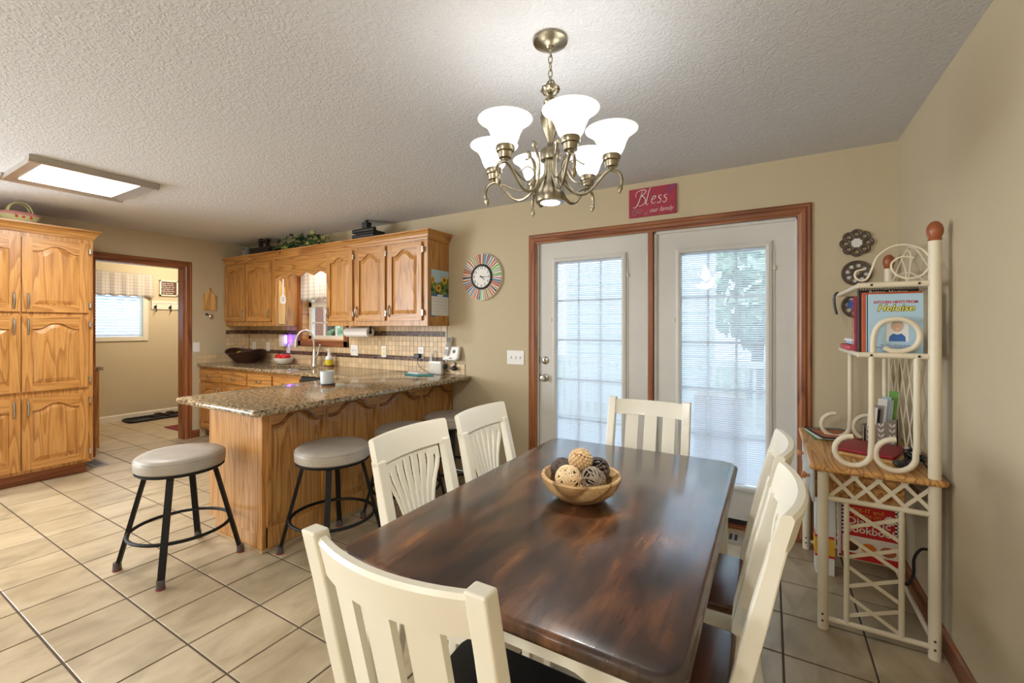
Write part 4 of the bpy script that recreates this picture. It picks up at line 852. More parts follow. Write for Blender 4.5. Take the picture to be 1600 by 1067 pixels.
twig_ball(bp_(.034, -.045, .080), .042, 'twig_grey', 'grey-brown twig ball at the front right of the wooden bowl', 52)
twig_ball(bp_(-.062, .042, .088), .040, 'twig_dark', 'dark twig ball at the back left of the wooden bowl')
twig_ball(bp_(.062, .030, .090), .043, 'twig_dark', 'dark twig ball at the back right of the wooden bowl')
bb = thing('decorative_ball', 'beige ball covered in cut cane rings on top of the bowl', 'ball', bp_(.0, .010, .075)); c = bp_(.0, .012, .128)
obj('core', MB().ball(c, .038, 16, 12), 'bowl_wood', bb, smooth=True)
mb = MB(); ga = PI*(3-math.sqrt(5))
for i in range(130):
    z = 1-2*(i+.5)/130; r_ = math.sqrt(1-z*z); d = Vector((r_*math.cos(ga*i), r_*math.sin(ga*i), z)); rr = R.uniform(.0036, .0052); u = d.orthogonal().normalized(); v = d.cross(u); o_ = c+d*.036; t_ = c+d*(.043+R.uniform(-.001, .001))
    rg = lambda p, r__: [p+(u*math.cos(2*PI*k/8)+v*math.sin(2*PI*k/8))*r__ for k in range(8)]
    mb.loft([rg(o_, rr), rg(t_, rr), rg(t_, rr*.5), rg(t_-d*.004, rr*.45)], False, True)
obj('cane_rings', mb, 'twig_light', bb, kind='stuff')
# ---------------------------------------------------------------- tubular desk with hutch by the right wall
YN, YB_, XA, XB, DT = 2.43, 3.245, .205, .580, .735
dk = thing('writing_desk', 'cream tubular metal desk with oak top and open wire hutch in the corner', 'desk', (.39, 2.84, 0))
obj('desk_top', MB().slab(rrect(.150, .622, 2.392, 3.285, .03), .712, .737, .010), 'desk_oak', dk, smooth=True)
def postm(x, y, ztop, fin, nm):
    p = obj(nm, MB().lathe([(.001, 0), (.021, 0), (.021, ztop), (.001, ztop)], 20, (x, y, 0)), 'shelf_metal', dk, smooth=True)
    if fin: obj('finial', MB().lathe([(.001, ztop), (.020, ztop), (.023, ztop+.006), (.020, ztop+.011), (.026, ztop+.028), (.0275, ztop+.045), (.023, ztop+.064), (.012, ztop+.078), (.001, ztop+.081)], 20, (x, y, 0)), 'finial', p, smooth=True)
    for z in ((.04, .07) if not fin else (.045, .08)): obj('bolt', MB().ball((x-.004, y-.021, z), .0045, 8, 6), 'dark_plastic', p)
    return p
postm(XA, YN, .712, False, 'leg'); postm(.190, YB_, .712, False, 'leg'); postm(XB, YN, 1.712, True, 'tall_post'); postm(XB, YB_, 1.690, True, 'tall_post')
tb_ = lambda nm, pts, r_: obj(nm, MB().tube(pts, r_, 10), 'shelf_metal', dk, smooth=True)
for y in (YN, YB_):
    tb_('rail', [(XA, y, .588), (XB, y, .588)], .0115); tb_('rail', [(XA, y, .045), (XB, y, .045)], .0115)
    for x in (.290, .476): tb_('upright', [(x, y, .045), (x, y, .588)], .0105)
    n = 4
    for k in range(n):
        a, b = XA+.02+(XB-XA-.04)*k/n, XA+.02+(XB-XA-.04)*(k+1)/n+.02
        obj('lattice_strip', MB().bar((a, y, .705), (b, y, .592), .003, .015, up=(1, 0, 1)), 'shelf_metal', dk); obj('lattice_strip', MB().bar((a, y+.004, .592), (b, y+.004, .705), .003, .015, up=(-1, 0, 1)), 'shelf_metal', dk)
    zz = (.555, .425, .295, .165)
    for z in zz:
        obj('lattice_strip', MB().bar((.295, y, z+.005), (.472, y, z-.105), .003, .015), 'shelf_metal', dk); obj('lattice_strip', MB().bar((.295, y+.004, z-.085), (.472, y+.004, z-.012), .003, .015), 'shelf_metal', dk)
tb_('rail', [(XB, YN, .06), (XB, YB_, .06)], .0105); tb_('rail', [(XB, YN, .60), (XB, YB_, .60)], .0105)
tb_('upright', [(XB, 2.93, .06), (XB, 2.93, .60)], .0095)
def shelf(z, xl, y1):
    tb_('shelf_rail', [(xl, YN, z), (XB, YN, z)], .0125); tb_('shelf_rail', [(xl+.005, YN, z), (xl+.005, y1, z)], .011); tb_('shelf_rail', [(xl, y1, z), (XB, y1, z)], .011); tb_('shelf_rail', [(XB, YN, z), (XB, YB_, z)], .011)
    for k in range(1, 6): x = xl+(XB-xl)*k/6; obj('shelf_wire', MB().tube([(x, YN, z+.004), (x, y1, z+.004)], .0028, 6), 'shelf_metal', dk)
    for k in range(1, 6): y = YN+(y1-YN)*k/6; obj('shelf_wire', MB().tube([(xl, y, z+.001), (XB, y, z+.001)], .0028, 6), 'shelf_metal', dk)
    for x in (xl+.045, XB-.05): obj('bolt', MB().ball((x, YN-.0125, z), .005, 8, 6), 'dark_plastic', dk)
shelf(1.237, .330, 3.02); shelf(1.540, .330, 3.08)
def scroll(y, xu, xc, r_):
    pts = [(xu, y, 1.237), (xu, y, 1.0), (xu, y, .86)]; zc = .737+r_+.012
    for i in range(17): a = math.radians(8-i*17.5); pts.append((xc+r_*math.cos(a), y, zc+r_*math.sin(a)))
    tb_('scroll_upright', pts, .0115)
for y in (YN, 3.02): scroll(y, .377, .311, .064); scroll(y, .524, .456, .066)
Q = lambda x, y: py(x, y, YN)
tb_('loop_guard', smoothline([Q(1364, 551), Q(1365, 525), Q(1374, 507), Q(1393, 499), Q(1415, 500), Q(1432, 511), Q(1437, 526), Q(1430, 541), Q(1413, 548), Q(1394, 548), Q(1381, 543)], 5), .0105)
wr_ = lambda pts: obj('wire_swirl', MB().tube(smoothline(pts, 5), .0042, 7), 'shelf_metal', dk, smooth=True)
wr_([Q(1349, 421), Q(1338, 424), Q(1336, 432), Q(1343, 438), Q(1354, 436), Q(1362, 421), Q(1371, 401), Q(1392, 386), Q(1415, 382), Q(1438, 388), Q(1452, 400)])
wr_([Q(1428, 403), Q(1410, 401), Q(1395, 409), Q(1393, 419), Q(1402, 430), Q(1420, 435), Q(1440, 430), Q(1452, 418)])
Wq = lambda y, z: (XB, y, z)
wr_([Wq(3.2, 1.56), Wq(3.05, 1.66), Wq(2.85, 1.74), Wq(2.7, 1.72), Wq(2.55, 1.64), Wq(2.44, 1.58)])
wr_([Wq(2.95, 1.70), Wq(2.88, 1.64), Wq(2.86, 1.57), Wq(2.80, 1.64), Wq(2.79, 1.71), Wq(2.86, 1.735), Wq(2.95, 1.70)])
wr_([Wq(3.22, 1.60), Wq(3.05, 1.63), Wq(2.8, 1.62), Wq(2.6, 1.57)])
for k in range(5):
    y = 2.62+.13*k
    obj('lattice_strip', MB().bar((XB, y, .76), (XB, y+.26, 1.23), .003, .012, up=(0, 1, 0)), 'shelf_metal', dk); obj('lattice_strip', MB().bar((XB+.004, y+.26, .76), (XB+.004, y, 1.23), .003, .012, up=(0, 1, 0)), 'shelf_metal', dk)
dwr = obj('drawer', MB().box(.166, .178, 2.47, 3.23, .545, .708), 'door_white', dk, bevel=.004)
obj('drawer_box', MB().box(.178, .50, 2.50, 3.20, .56, .705), 'desk_oak', dwr)
for y in (2.62, 3.06): obj('knob', MB().lathe([(.001, 0), (.008, .002), (.008, .012), (.016, .018), (.017, .026), (.010, .033), (.001, .034)], 16).xf(Matrix.Translation((.166, y, .625)) @ Matrix.Rotation(-PI/2, 4, 'Y')), 'knob_wood', dwr, smooth=True)
for y in (2.52, 2.62): tb_('rack_wire', [(.27, y, .588), (.27, y, .30), (.50, y, .30), (.50, y, .588)], .004)
# ---- things on and in the desk
def flat(nm, mb_pts, y, mat_, parent, th=.0008): return obj(nm, MB().prism(mb_pts, 'y', y-th, y), mat_, parent)
def ell(cx_, cz_, rx, rz, n=20, a0=0, a1=2*PI): return [(cx_+rx*math.cos(a0+(a1-a0)*k/n), cz_+rz*math.sin(a0+(a1-a0)*k/n)) for k in range(n if a1-a0 > 6.2 else n+1)]
SZ = 1.245
hb = thing('hardcover_book', 'pale blue kitchen hints book facing out on the middle shelf', 'book', (.468, 2.475, SZ)); HX0, HX1, HY, HT_ = .366, .552, 2.462, 1.502
obj('cover', MB().box(HX0, HX1, HY, HY+.003, SZ, HT_).box(HX0, HX1, HY+.025, HY+.028, SZ, HT_).box(HX0, HX0+.003, HY, HY+.028, SZ, HT_), 'ink_sky', hb); obj('pages', MB().box(HX0+.003, HX1-.004, HY+.003, HY+.025, SZ+.004, HT_-.004), 'paper', hb)
X3, U3 = (1, 0, 0), (0, 0, 1)
text('title', 'KITCHEN HINTS FROM', .0165, (.462, HY-.0006, 1.461), X3, U3, 'ink_red', hb, bold=.0004, xs=.86)
text('title', 'Heloise', .040, (.462, HY-.0004, 1.428), X3, U3, 'ink_black', hb, shear=.25, bold=.0022); text('title', 'Heloise', .040, (.462, HY-.0012, 1.428), X3, U3, 'ink_yellow', hb, shear=.25, bold=.0004)
text('subtitle', 'More Than 1,527 Time-Saving,\nMoney-Saving, and Work-Saving Hints for\nCooking, Cleaning and Storing', .0085, (.462, HY-.0006, 1.277), X3, U3, 'ink_violet', hb, xs=.95)
ph = flat('photo', [(.432, 1.296), (.505, 1.296), (.505, 1.398), (.432, 1.398)], HY, 'paper', hb)
flat('portrait_hair', ell(.468, 1.364, .021, .026), HY-.0010, 'ink_hair', ph); flat('portrait_face', ell(.468, 1.360, .0135, .0185), HY-.0018, 'ink_skin', ph); flat('portrait_shirt', [(.440, 1.297), (.496, 1.297), (.494, 1.318), (.482, 1.331), (.468, 1.326), (.454, 1.331), (.442, 1.318)], HY-.0010, 'ink_blue', ph)
for sx in (-1, 1): flat('portrait_eye', ell(.468+sx*.005, 1.363, .0018, .001, 8), HY-.0026, 'ink_brown', ph)
flat('portrait_smile', ell(.468, 1.3515, .0052, .0026, 8, PI, 2*PI), HY-.0026, 'ink_white', ph)
def book(nm, x0, x1, y0, y1, z0, z1, mat_, label, cat='book', spiral=None, ttl=None):
    t = thing(nm, label, cat, ((x0+x1)/2, (y0+y1)/2, z0)); obj('cover', MB().box(x0, x1, y0, y0+.002, z0, z1).box(x0, x1, y1-.002, y1, z0, z1), mat_, t); obj('pages', MB().box(x0+.003, x1-.003, y0+.002, y1-.002, z0+.002, z1-.003), 'paper', t)
    if spiral == 'left':
        n = int((z1-z0)/.008); mb = MB()
        for k in range(n): mb.tube([(x0-.004+.007*math.cos(2*PI*i/8), (y0+y1)/2+.011*math.sin(2*PI*i/8), z0+.006+.008*k) for i in range(8)], .0012, 5, closed=True)
        obj('spiral_binding', mb, 'fabric_red', t, kind='stuff')
    if spiral == 'top':
        n = int((x1-x0)/.009); mb = MB()
        for k in range(n): mb.tube([(x0+.006+.009*k, (y0+y1)/2+.012*math.sin(2*PI*i/8), z1+.002+.008*math.cos(2*PI*i/8)) for i in range(8)], .0014, 5, closed=True)
        obj('spiral_binding', mb, 'dark_plastic', t, kind='stuff')
    if ttl: text('title', ttl[0], ttl[1], ((x0+x1)/2, y0-.0006, z1-ttl[1]*.8), X3, U3, ttl[2], t)
    return t
book('paperback_book', .355, .555, 2.494, 2.520, SZ, 1.512, 'orange_cover', 'orange topped book right behind the pale blue book')
book('ring_binder_book', .345, .552, 2.526, 2.556, SZ, 1.525, 'dark_plastic', 'black spiral-topped cookbook behind the blue book on the middle shelf', spiral='top', ttl=('Better  Homes', .022, 'ink_white'))
book('spiral_notebook', .338, .54, 2.562, 2.59, SZ, 1.50, 'sign_red', 'red notebook with plastic spiral spine at the left end of the shelf books', spiral='left')
for k, (z0, mat_, lb, dx) in enumerate(((1.245, 'fabric_red', 'folded red floral cloth at the bottom of the shelf stack', 0), (1.275, 'ink_sky', 'thin pale blue booklet above the floral cloth', .02), (1.287, 'paper', 'white booklet in the shelf stack above the blue booklet', .015), (1.302, 'white_plastic', 'small cream box on top of the shelf stack', .05))):
    h_ = (.028, .011, .014, .026)[k]; o = obj(('folded_cloth', 'booklet', 'booklet', 'card_box')[k], MB().slab(rrect(.318+dx, .50, 2.64+dx*.5, 2.90-dx, .012), z0, z0+h_, min(.008, h_*.4)), mat_, smooth=True); tag(o, lb, ('cloth', 'booklet', 'booklet', 'box')[k])
hs = thing('glasses_holder', 'pair of thin black hooks hanging from the far corner of the top shelf', 'hooks', (.318, 3.09, 1.42))
for dy in (0, .03): obj('hook', MB().tube(smoothline([(.330, 3.082+dy, 1.556), (.314, 3.085+dy, 1.535), (.316, 3.09+dy, 1.48), (.326, 3.092+dy, 1.43)], 5), .005, 7), 'dark_plastic', hs, smooth=True)
# desktop clutter
dz = .737
mgs = (('magazine', 'ink_green', 'lowest magazine of the stack at the far corner of the desk', 0), ('magazine', 'paper', 'white edged magazine in the middle of the desk stack', .008), ('magazine', 'ink_black', 'dark cookery magazine on top of the desk stack', .015))
for k, (nm, mt, lb, dx) in enumerate(mgs):
    M = Matrix.Translation((.29+dx, 3.09-dx, 0)) @ Matrix.Rotation(.12+.08*k, 4, 'Z'); o = obj(nm, MB().box(-.10, .10, -.13, .13, dz+.007*k, dz+.007*k+.006).xf(M), mt); tag(o, lb, 'magazine')
    if k == 2: obj('cover_photo', MB().box(-.09, .09, -.12, .07, dz+.0201, dz+.0206).xf(M), 'ink_rust', o); text('masthead', 'LOUISIANA COOKIN', .020, M @ Vector((0, .09, dz+.0207)), M.to_3x3() @ Vector((1, 0, 0)), M.to_3x3() @ Vector((0, 1, 0)), 'ink_white', o)
ob = thing('mail_organizer', 'grey leaf-pattern letter holder full of mail on the desk', 'organizer', (.49, 2.965, dz))
OX0, OX1, OY0_, OY1_ = .425, .560, 2.93, 3.02
pr_ = [(OX0, dz), (OX1, dz), (OX1, dz+.150), (OX0, dz+.095)]
obj('front', MB().prism(pr_, 'y', OY0_, OY0_+.006), 'alum', ob); obj('back', MB().prism([(OX0, dz), (OX1, dz), (OX1, dz+.150), (OX0, dz+.095)], 'y', OY1_-.006, OY1_), 'alum', ob); obj('side', MB().box(OX0, OX0+.005, OY0_, OY1_, dz, dz+.095).box(OX1-.005, OX1, OY0_, OY1_, dz, dz+.15).box(OX0, OX1, OY0_, OY1_, dz, dz+.005), 'alum', ob)
for k in range(3):
    for j in range(4 if k else 3):
        xc = OX0+.022+.045*k; zc = dz+.02+.028*j
        for sx in (-1, 1): obj('leaf_relief', MB().prism([(xc, zc), (xc+sx*.010, zc+.008), (xc+sx*.013, zc+.022), (xc+sx*.003, zc+.014)], 'y', OY0_-.004, OY0_), 'white_plastic', ob)
mls = (('paper', .435, .20, 2.945, 'white envelope at the left of the letter holder'), ('ink_black', .448, .19, 2.955, 'dark folder standing in the letter holder'), ('ink_grey', .462, .21, 2.965, 'grey letter standing in the letter holder'), ('paper', .476, .245, 2.972, 'tall white letter in the middle of the letter holder'), ('ink_sky', .492, .255, 2.98, 'pale blue letter in the letter holder'), ('paper', .504, .24, 2.99, 'white bill standing beside the pale blue letter'), ('ink_lime', .522, .285, 3.0, 'tall green card at the right of the letter holder'))
for mt, x, h_, y, lb in mls:
    M = Matrix.Translation((x, y, dz+.006)) @ Matrix.Rotation(.05, 4, 'Y') @ Matrix.Rotation(.12, 4, 'X'); o = obj('letter', MB().box(-.004, .034, -.0015, .0015, 0, h_).xf(M), mt); tag(o, lb, 'letter')
pk = obj('marker_pen', MB().lathe([(.001, 0), (.006, 0), (.006, .11), (.004, .125), (.001, .13)], 10, (.455, 2.942, dz+.006)), 'ink_lime', smooth=True); tag(pk, 'bright green marker in the letter holder', 'pen')
M = Matrix.Translation((.435, 2.75, 0)) @ Matrix.Rotation(-.35, 4, 'Z')
o = obj('wooden_tray', MB().slab([(M @ Vector((x, y, 0))).xy for x, y in rrect(-.11, .12, -.14, .13, .01, 2)], dz, dz+.014, .004), 'light_wood'); tag(o, 'thin light wood tray under the red folder on the desk', 'tray')
o = obj('red_folder', MB().slab([(M @ Vector((x-.02, y+.01, 0))).xy for x, y in rrect(-.11, .12, -.13, .13, .015, 3)], dz+.014, dz+.030, .005), 'red_cover', smooth=True); tag(o, 'dark red laptop-like folder lying on the desk', 'folder')
ms = obj('computer_mouse', MB().ball((.50, 2.555, dz+.014), .03, 16, 10, (1.0, 1.7, .47)), 'dark_plastic', smooth=True); tag(ms, 'black computer mouse near the desk edge by the scrolls', 'mouse')
cb = MB()
for k in range(9):
    pts = [(.555+R.uniform(-.03, .03), 2.62+R.uniform(-.09, .09), dz+.012+R.uniform(0, .05)) for _ in range(6)]; cb.tube(smoothline(pts, 5), .0032, 6)
o = obj('cable_bundle', cb, 'dark_plastic', smooth=True); tag(o, 'tangle of thin black cables beside the tall desk post', 'cables')
o = obj('power_strip', MB().box(.56, .60, 2.66, 2.86, dz, dz+.03), 'white_plastic', bevel=.004); tag(o, 'white power strip at the wall side of the desk', 'power strip')
# cookbooks under the desk
ck = thing('cookbook', 'red diabetic cookbook with checkered border behind the desk lattice', 'book', (.38, 2.51, .304)); KX0_, KX1_, KY_, KZ0_, KZ1_ = .282, .486, 2.505, .308, .570
obj('cover', MB().box(KX0_, KX1_, KY_, KY_+.004, KZ0_, KZ1_).box(KX0_, KX1_, KY_+.022, KY_+.025, KZ0_, KZ1_), 'book_red', ck); obj('pages', MB().box(KX0_+.003, KX1_-.002, KY_+.004, KY_+.022, KZ0_, KZ1_-.003), 'paper', ck)
chk = MB(); chw = MB(); s_ = .0085
nx = int((KX1_-KX0_)/s_)
for i in range(nx):
    for j in range(2): (chk if (i+j) % 2 else chw).box(KX0_+i*s_, KX0_+(i+1)*s_, KY_-.0006, KY_, KZ1_-(j+1)*s_, KZ1_-j*s_)
for j in range(2, 18):
    for i in (0, 1, nx-2, nx-1): (chk if (i+j) % 2 else chw).box(KX0_+i*s_, KX0_+(i+1)*s_, KY_-.0006, KY_, KZ1_-(j+1)*s_, KZ1_-j*s_)
obj('checker_black', chk, 'ink_black', ck); obj('checker_white', chw, 'ink_white', ck)
text('title', 'FIX-IT and', .026, (.375, KY_-.0008, .523), X3, U3, 'ink_gold', ck); text('title', 'ENJOY-IT!', .022, (.375, KY_-.0008, .500), X3, U3, 'ink_gold', ck)
text('title', 'Diabetic', .046, (.378, KY_-.0008, .465), X3, U3, 'ink_white', ck, bold=.0006); text('title', 'Cookbook', .046, (.384, KY_-.0008, .430), X3, U3, 'ink_white', ck, bold=.0006, xs=.95)
obj('photo_strip', MB().box(KX0_+.002, KX1_-.002, KY_-.0006, KY_, .335, .412), 'ink_white', ck)
for x, c_ in ((.315, 'ink_brown'), (.378, 'ink_orange'), (.446, 'ink_rust')): obj('food_photo', MB().prism(ell(x, .365, .028, .022), 'y', KY_-.0012, KY_-.0006), c_, ck)
obj('burst', MB().prism([(.452+(.022 if k % 2 else .017)*math.cos(PI*k/10), .505+(.022 if k % 2 else .017)*math.sin(PI*k/10)) for k in range(20)], 'y', KY_-.0014, KY_-.0006), 'ink_white', ck)
for k, (mt, lb) in enumerate((('paper', 'white magazine right behind the red cookbook'), ('ink_sky', 'pale blue magazine in the rack behind the white magazine'), ('paper', 'rearmost white magazine in the desk rack'))):
    o = obj('magazine', MB().box(.272+.004*k, .48, 2.533+.012*k, 2.541+.012*k, .306, .585-.006*k), mt); tag(o, lb, 'magazine')
o = thing('carton', 'small white carton with an orange and red band under the far end of the desk', 'carton', (.235, 3.05, 0)); obj('box', MB().box(.215, .30, 2.95, 3.06, 0, .42), 'white_plastic', o); obj('band', MB().box(.213, .302, 2.948, 3.062, .10, .20), 'ink_gold', o); obj('band', MB().box(.2125, .3025, 2.9475, 3.0625, .20, .212).box(.2125, .3025, 2.9475, 3.0625, .095, .107), 'ink_red', o)
o = obj('black_cord', MB().tube(smoothline([(.50, 2.60, .56), (.495, 2.58, .40), (.50, 2.57, .26), (.52, 2.57, .215), (.545, 2.58, .26), (.55, 2.59, .33), (.58, 2.60, .375), (.628, 2.60, .37)], 6), .006, 8), 'rubber', smooth=True); tag(o, 'black power cord looping below the desk to the wall outlet', 'cord')  # a plain power cord running down to the wall outlet
def wall_plate(nm, c, w_, h_, wall, label, holes, cat='outlet'):
    """plate on a wall; wall is 'back' (faces -y), 'left' (faces +x) or 'right' (faces -x)"""
    T = {'back': lambda u, v, t: (c[0]+u, c[1]-t, c[2]+v), 'left': lambda u, v, t: (c[0]+t, c[1]+u, c[2]+v), 'right': lambda u, v, t: (c[0]-t, c[1]-u, c[2]+v)}[wall]
    def bx(u0, u1, v0, v1, t0, t1):
        q = lambda t, i: [T(u0+i, v0+i, t), T(u1-i, v0+i, t), T(u1-i, v1-i, t), T(u0+i, v1-i, t)]
        return MB().loft([q(t0, 0), q(t1-.001, 0), q(t1, .002)])
    t = thing(nm, label, cat, T(0, -h_/2, 0)); obj('plate', bx(-w_/2, w_/2, -h_/2, h_/2, .0005, .006), 'white_plastic', t)
    for (u, v, a, b, mt, nm2) in holes: obj(nm2, bx(u-a/2, u+a/2, v-b/2, v+b/2, .006, .013 if nm2 == 'toggle' else .0075), mt, t)
    return t
dup_h = [(0, .02, .028, .026, 'trim_white', 'socket'), (0, -.02, .028, .026, 'trim_white', 'socket')]
wall_plate('power_outlet', (.635, 2.60, .37), .075, .118, 'right', 'white outlet low on the right wall behind the desk', dup_h)
YT = D-.0072
wall_plate('light_switch', (-1.925, D, 1.09), .172, .122, 'back', 'white triple light switch plate between the clock and the patio door', [(u, 0, .010, .024, 'white_plastic', 'toggle') for u in (-.046, 0, .046)], 'switch')
wall_plate('power_outlet', (-5.970, YT, 1.097), .070, .115, 'back', 'white outlet on the backsplash closest to the kitchen corner', dup_h)
wall_plate('light_switch', (-5.652, YT, 1.100), .072, .118, 'back', 'white rocker switch on the backsplash right of the corner outlet', [(0, 0, .032, .066, 'white_plastic', 'rocker')], 'switch')
wall_plate('power_outlet', (-5.215, YT, 1.085), .070, .115, 'back', 'white outlet on the backsplash under the blue-lit plug', dup_h)
wall_plate('light_switch', (-3.993, YT, 1.098), .118, .118, 'back', 'white double light switch on the backsplash right of the sink window', [(u, 0, .010, .024, 'white_plastic', 'toggle') for u in (-.023, .023)], 'switch')
wall_plate('power_outlet', (-3.533, YT, 1.096), .074, .118, 'back', 'white outlet on the backsplash midway along the three-door cabinet', [(0, .022, .030, .028, 'ink_yellow', 'socket'), (0, -.022, .030, .028, 'ink_yellow', 'socket')])
wall_plate('power_outlet', (-3.013, YT, 1.099), .074, .118, 'back', 'white outlet with a black plug on the backsplash near the router', dup_h)
wall_plate('light_switch', (XL, 2.69, 1.108), .074, .118, 'left', 'white light switch beside the mudroom doorway', [(0, 0, .010, .024, 'white_plastic', 'toggle')], 'switch')
o = thing('plug_adapter', 'black plug with a thin cord in the outlet near the router', 'plug', (-3.03, YT-.04, 1.05)); obj('plug', MB().box(-3.07, -3.0, YT-.05, YT-.0085, 1.045, 1.09), 'dark_plastic', o, bevel=.006); obj('cord', MB().tube(smoothline([(-3.03, YT-.03, 1.045), (-3.02, YT-.035, .98), (-2.95, YT-.03, .93), (-2.90, YT-.03, .92)], 5), .003, 6), 'dark_plastic', o)
o = thing('night_light_plug', 'white plug-in air freshener glowing blue on the backsplash', 'night light', (-5.24, YT-.05, 1.12)); obj('body', MB().slab(rrect(-5.305, -5.215, YT-.075, YT-.009, .02), 1.11, 1.265, .012), 'white_plastic', o, smooth=True); obj('glow_panel', MB().box(-5.214, -5.206, YT-.05, YT-.02, 1.15, 1.25), 'blue_glow', o)
point('night_light_bulb', (-5.18, YT-.05, 1.22), .22, (.2, .08, 1), .01)
# ---------------------------------------------------------------- things on the kitchen counter
cz = CZ1
def lathe_obj(nm, prof, c, mt, parent=None, n=24): return obj(nm, MB().lathe(prof, n, c), mt, parent, smooth=True)
bk = thing('woven_basket', 'dark oval woven basket holding lemons in the counter corner', 'basket', (-5.78, 3.14, cz)); bcn = (-5.76, 3.10, cz)
def oval(prof, c, sx, sy, n=36): mb = MB().lathe(prof, n); return mb.xf(Matrix.Translation(c) @ Matrix.Diagonal((sx, sy, 1, 1)))
mb = oval([(.001, .0), (.5, .0), (.62, .03), (.82, .075), (1.0, .115), (.97, .118), (.80, .08), (.58, .035), (.001, .02)], bcn, .29, .20)
for v in mb.v: v.z += .055*((v.x-bcn[0])/.29)**2*((v.z-cz)/.115)
obj('weave', mb, 'basket_dark', bk, smooth=True)
rm = [(bcn[0]+.288*math.cos(2*PI*k/40), bcn[1]+.198*math.sin(2*PI*k/40), cz+.118+.055*math.cos(2*PI*k/40)**2) for k in range(40)]; obj('rim', MB().tube(rm, .009, 7, closed=True), 'basket_dark', bk, smooth=True)
for k, (dx, dy) in enumerate(((-.11, -.02), (-.03, .02), (.04, -.03))): o = obj('lemon', MB().ball((bcn[0]+dx, bcn[1]+dy, cz+.105), .038, 14, 10, (1.25, 1, .95)), 'lemon', smooth=True); tag(o, ('yellow lemon at the left of the woven basket', 'yellow lemon at the back of the woven basket', 'yellow lemon at the right of the woven basket')[k], 'lemon', 'lemons in the woven basket')
wb_ = thing('ceramic_bowl', 'small white ceramic bowl of tomatoes by the sink', 'bowl', (-5.12, 3.2, cz)); tc_ = Vector((-5.10, 3.19, cz)); lathe_obj('bowl_body', [(.001, 0), (.05, 0), (.085, .02), (.108, .06), (.112, .078), (.106, .078), (.08, .028), (.001, .016)], tc_, 'ceramic', wb_, 28)
for k, (dx, dy, z) in enumerate(((-.048, -.03, .088), (.05, -.02, .09), (.0, .045, .085), (.005, -.055, .08))):
    t = thing('tomato', ('tomato at the left of the white bowl', 'tomato at the right of the white bowl', 'tomato at the back of the white bowl', 'tomato at the front of the white bowl')[k], 'tomato', tc_+Vector((dx, dy, z-.04)), 'tomatoes in the white bowl'); obj('fruit', MB().ball(tc_+Vector((dx, dy, z)), .043, 16, 10, (1, 1, .88)), 'tomato', t, smooth=True); obj('stem', MB().tube([tc_+Vector((dx, dy, z+.034)), tc_+Vector((dx+.006, dy, z+.05))], .003, 6), 'green_leaf', t)
sp_ = thing('soap_bottle', 'clear pump bottle of yellow soap on a dark coaster by the faucet', 'bottle', (-4.30, 3.235, cz+.022)); sc_ = Vector((-4.305, 3.235, cz+.022))
lathe_obj('liquid', [(.001, 0), (.042, 0), (.044, .02), (.043, .062), (.001, .062)], sc_, 'soap_yellow', sp_); lathe_obj('bottle_body', [(.043, .063), (.042, .08), (.032, .10), (.016, .112), (.016, .118), (.001, .118)], sc_, 'clear', sp_); lathe_obj('pump', [(.001, .118), (.02, .118), (.02, .138), (.008, .142), (.008, .165), (.012, .167), (.012, .178), (.001, .178)], sc_, 'white_plastic', sp_); obj('nozzle', MB().tube([sc_+Vector((0, 0, .173)), sc_+Vector((-.045, -.01, .170))], .006, 8), 'white_plastic', sp_)
def coaster(c, r_, label):
    t = thing('coaster', label, 'coaster', c); lathe_obj('base', [(.001, 0), (r_, 0), (r_, .013), (.001, .013)], c, 'cherry_h', t); lathe_obj('rim', [(.001, .013), (r_, .013), (r_*1.01, .018), (r_, .0218), (.001, .0218)], c, 'dark_plastic', t)
coaster((-4.305, 3.235, cz), .055, 'round dark coaster under the soap bottle'); coaster((-2.932, 2.183, cz), .060, 'round dark coaster under the glass candle jar')
cj = thing('candle_jar', 'frosted glass candle jar on a coaster on the peninsula', 'candle', (-2.932, 2.183, cz+.022)); jc = (-2.932, 2.183, cz+.022)
lathe_obj('jar', [(.001, 0), (.044, 0), (.047, .008), (.050, .095), (.047, .095), (.044, .012), (.001, .010)], jc, 'clear', cj); lathe_obj('wax', [(.001, .0105), (.0435, .0125), (.045, .06), (.001, .06)], jc, 'clear', cj)
tw = thing('dish_cloth', 'white folded cloth over a teal cloth on the counter end', 'cloth', (-2.83, 3.17, cz)); obj('teal_layer', MB().slab([(-3.02, 3.10), (-2.80, 3.04), (-2.68, 3.13), (-2.82, 3.24), (-2.95, 3.22)], cz, cz+.012, .005), 'teal', tw, smooth=True); obj('white_layer', MB().slab([(-3.00, 3.12), (-2.82, 3.07), (-2.76, 3.14), (-2.86, 3.21), (-2.95, 3.20)], cz+.012, cz+.026, .006), 'cloth_white', tw, smooth=True)
ro = thing('wifi_router', 'white upright router with a stub antenna at the counter end', 'router', (-2.79, 3.27, cz)); obj('case', MB().slab(rrect(-2.86, -2.70, 3.255, 3.305, .012), cz, cz+.125, .008), 'white_plastic', ro, smooth=True); obj('antenna', MB().bar((-2.84, 3.28, cz+.12), (-2.835, 3.28, cz+.19), .014, .010), 'white_plastic', ro, bevel=.003); obj('cable', MB().tube(smoothline([(-2.86, 3.30, cz+.10), (-2.88, 3.305, cz+.15), (-2.86, 3.31, cz+.2), (-2.83, 3.31, cz+.22), (-2.83, 3.30, cz+.16)], 5), .004, 6), 'white_plastic', ro)
for k in range(7): obj('vent_rib', MB().box(-2.85+.02*k, -2.84+.02*k, 3.252, 3.255, cz+.02, cz+.105), 'trim_white', ro)
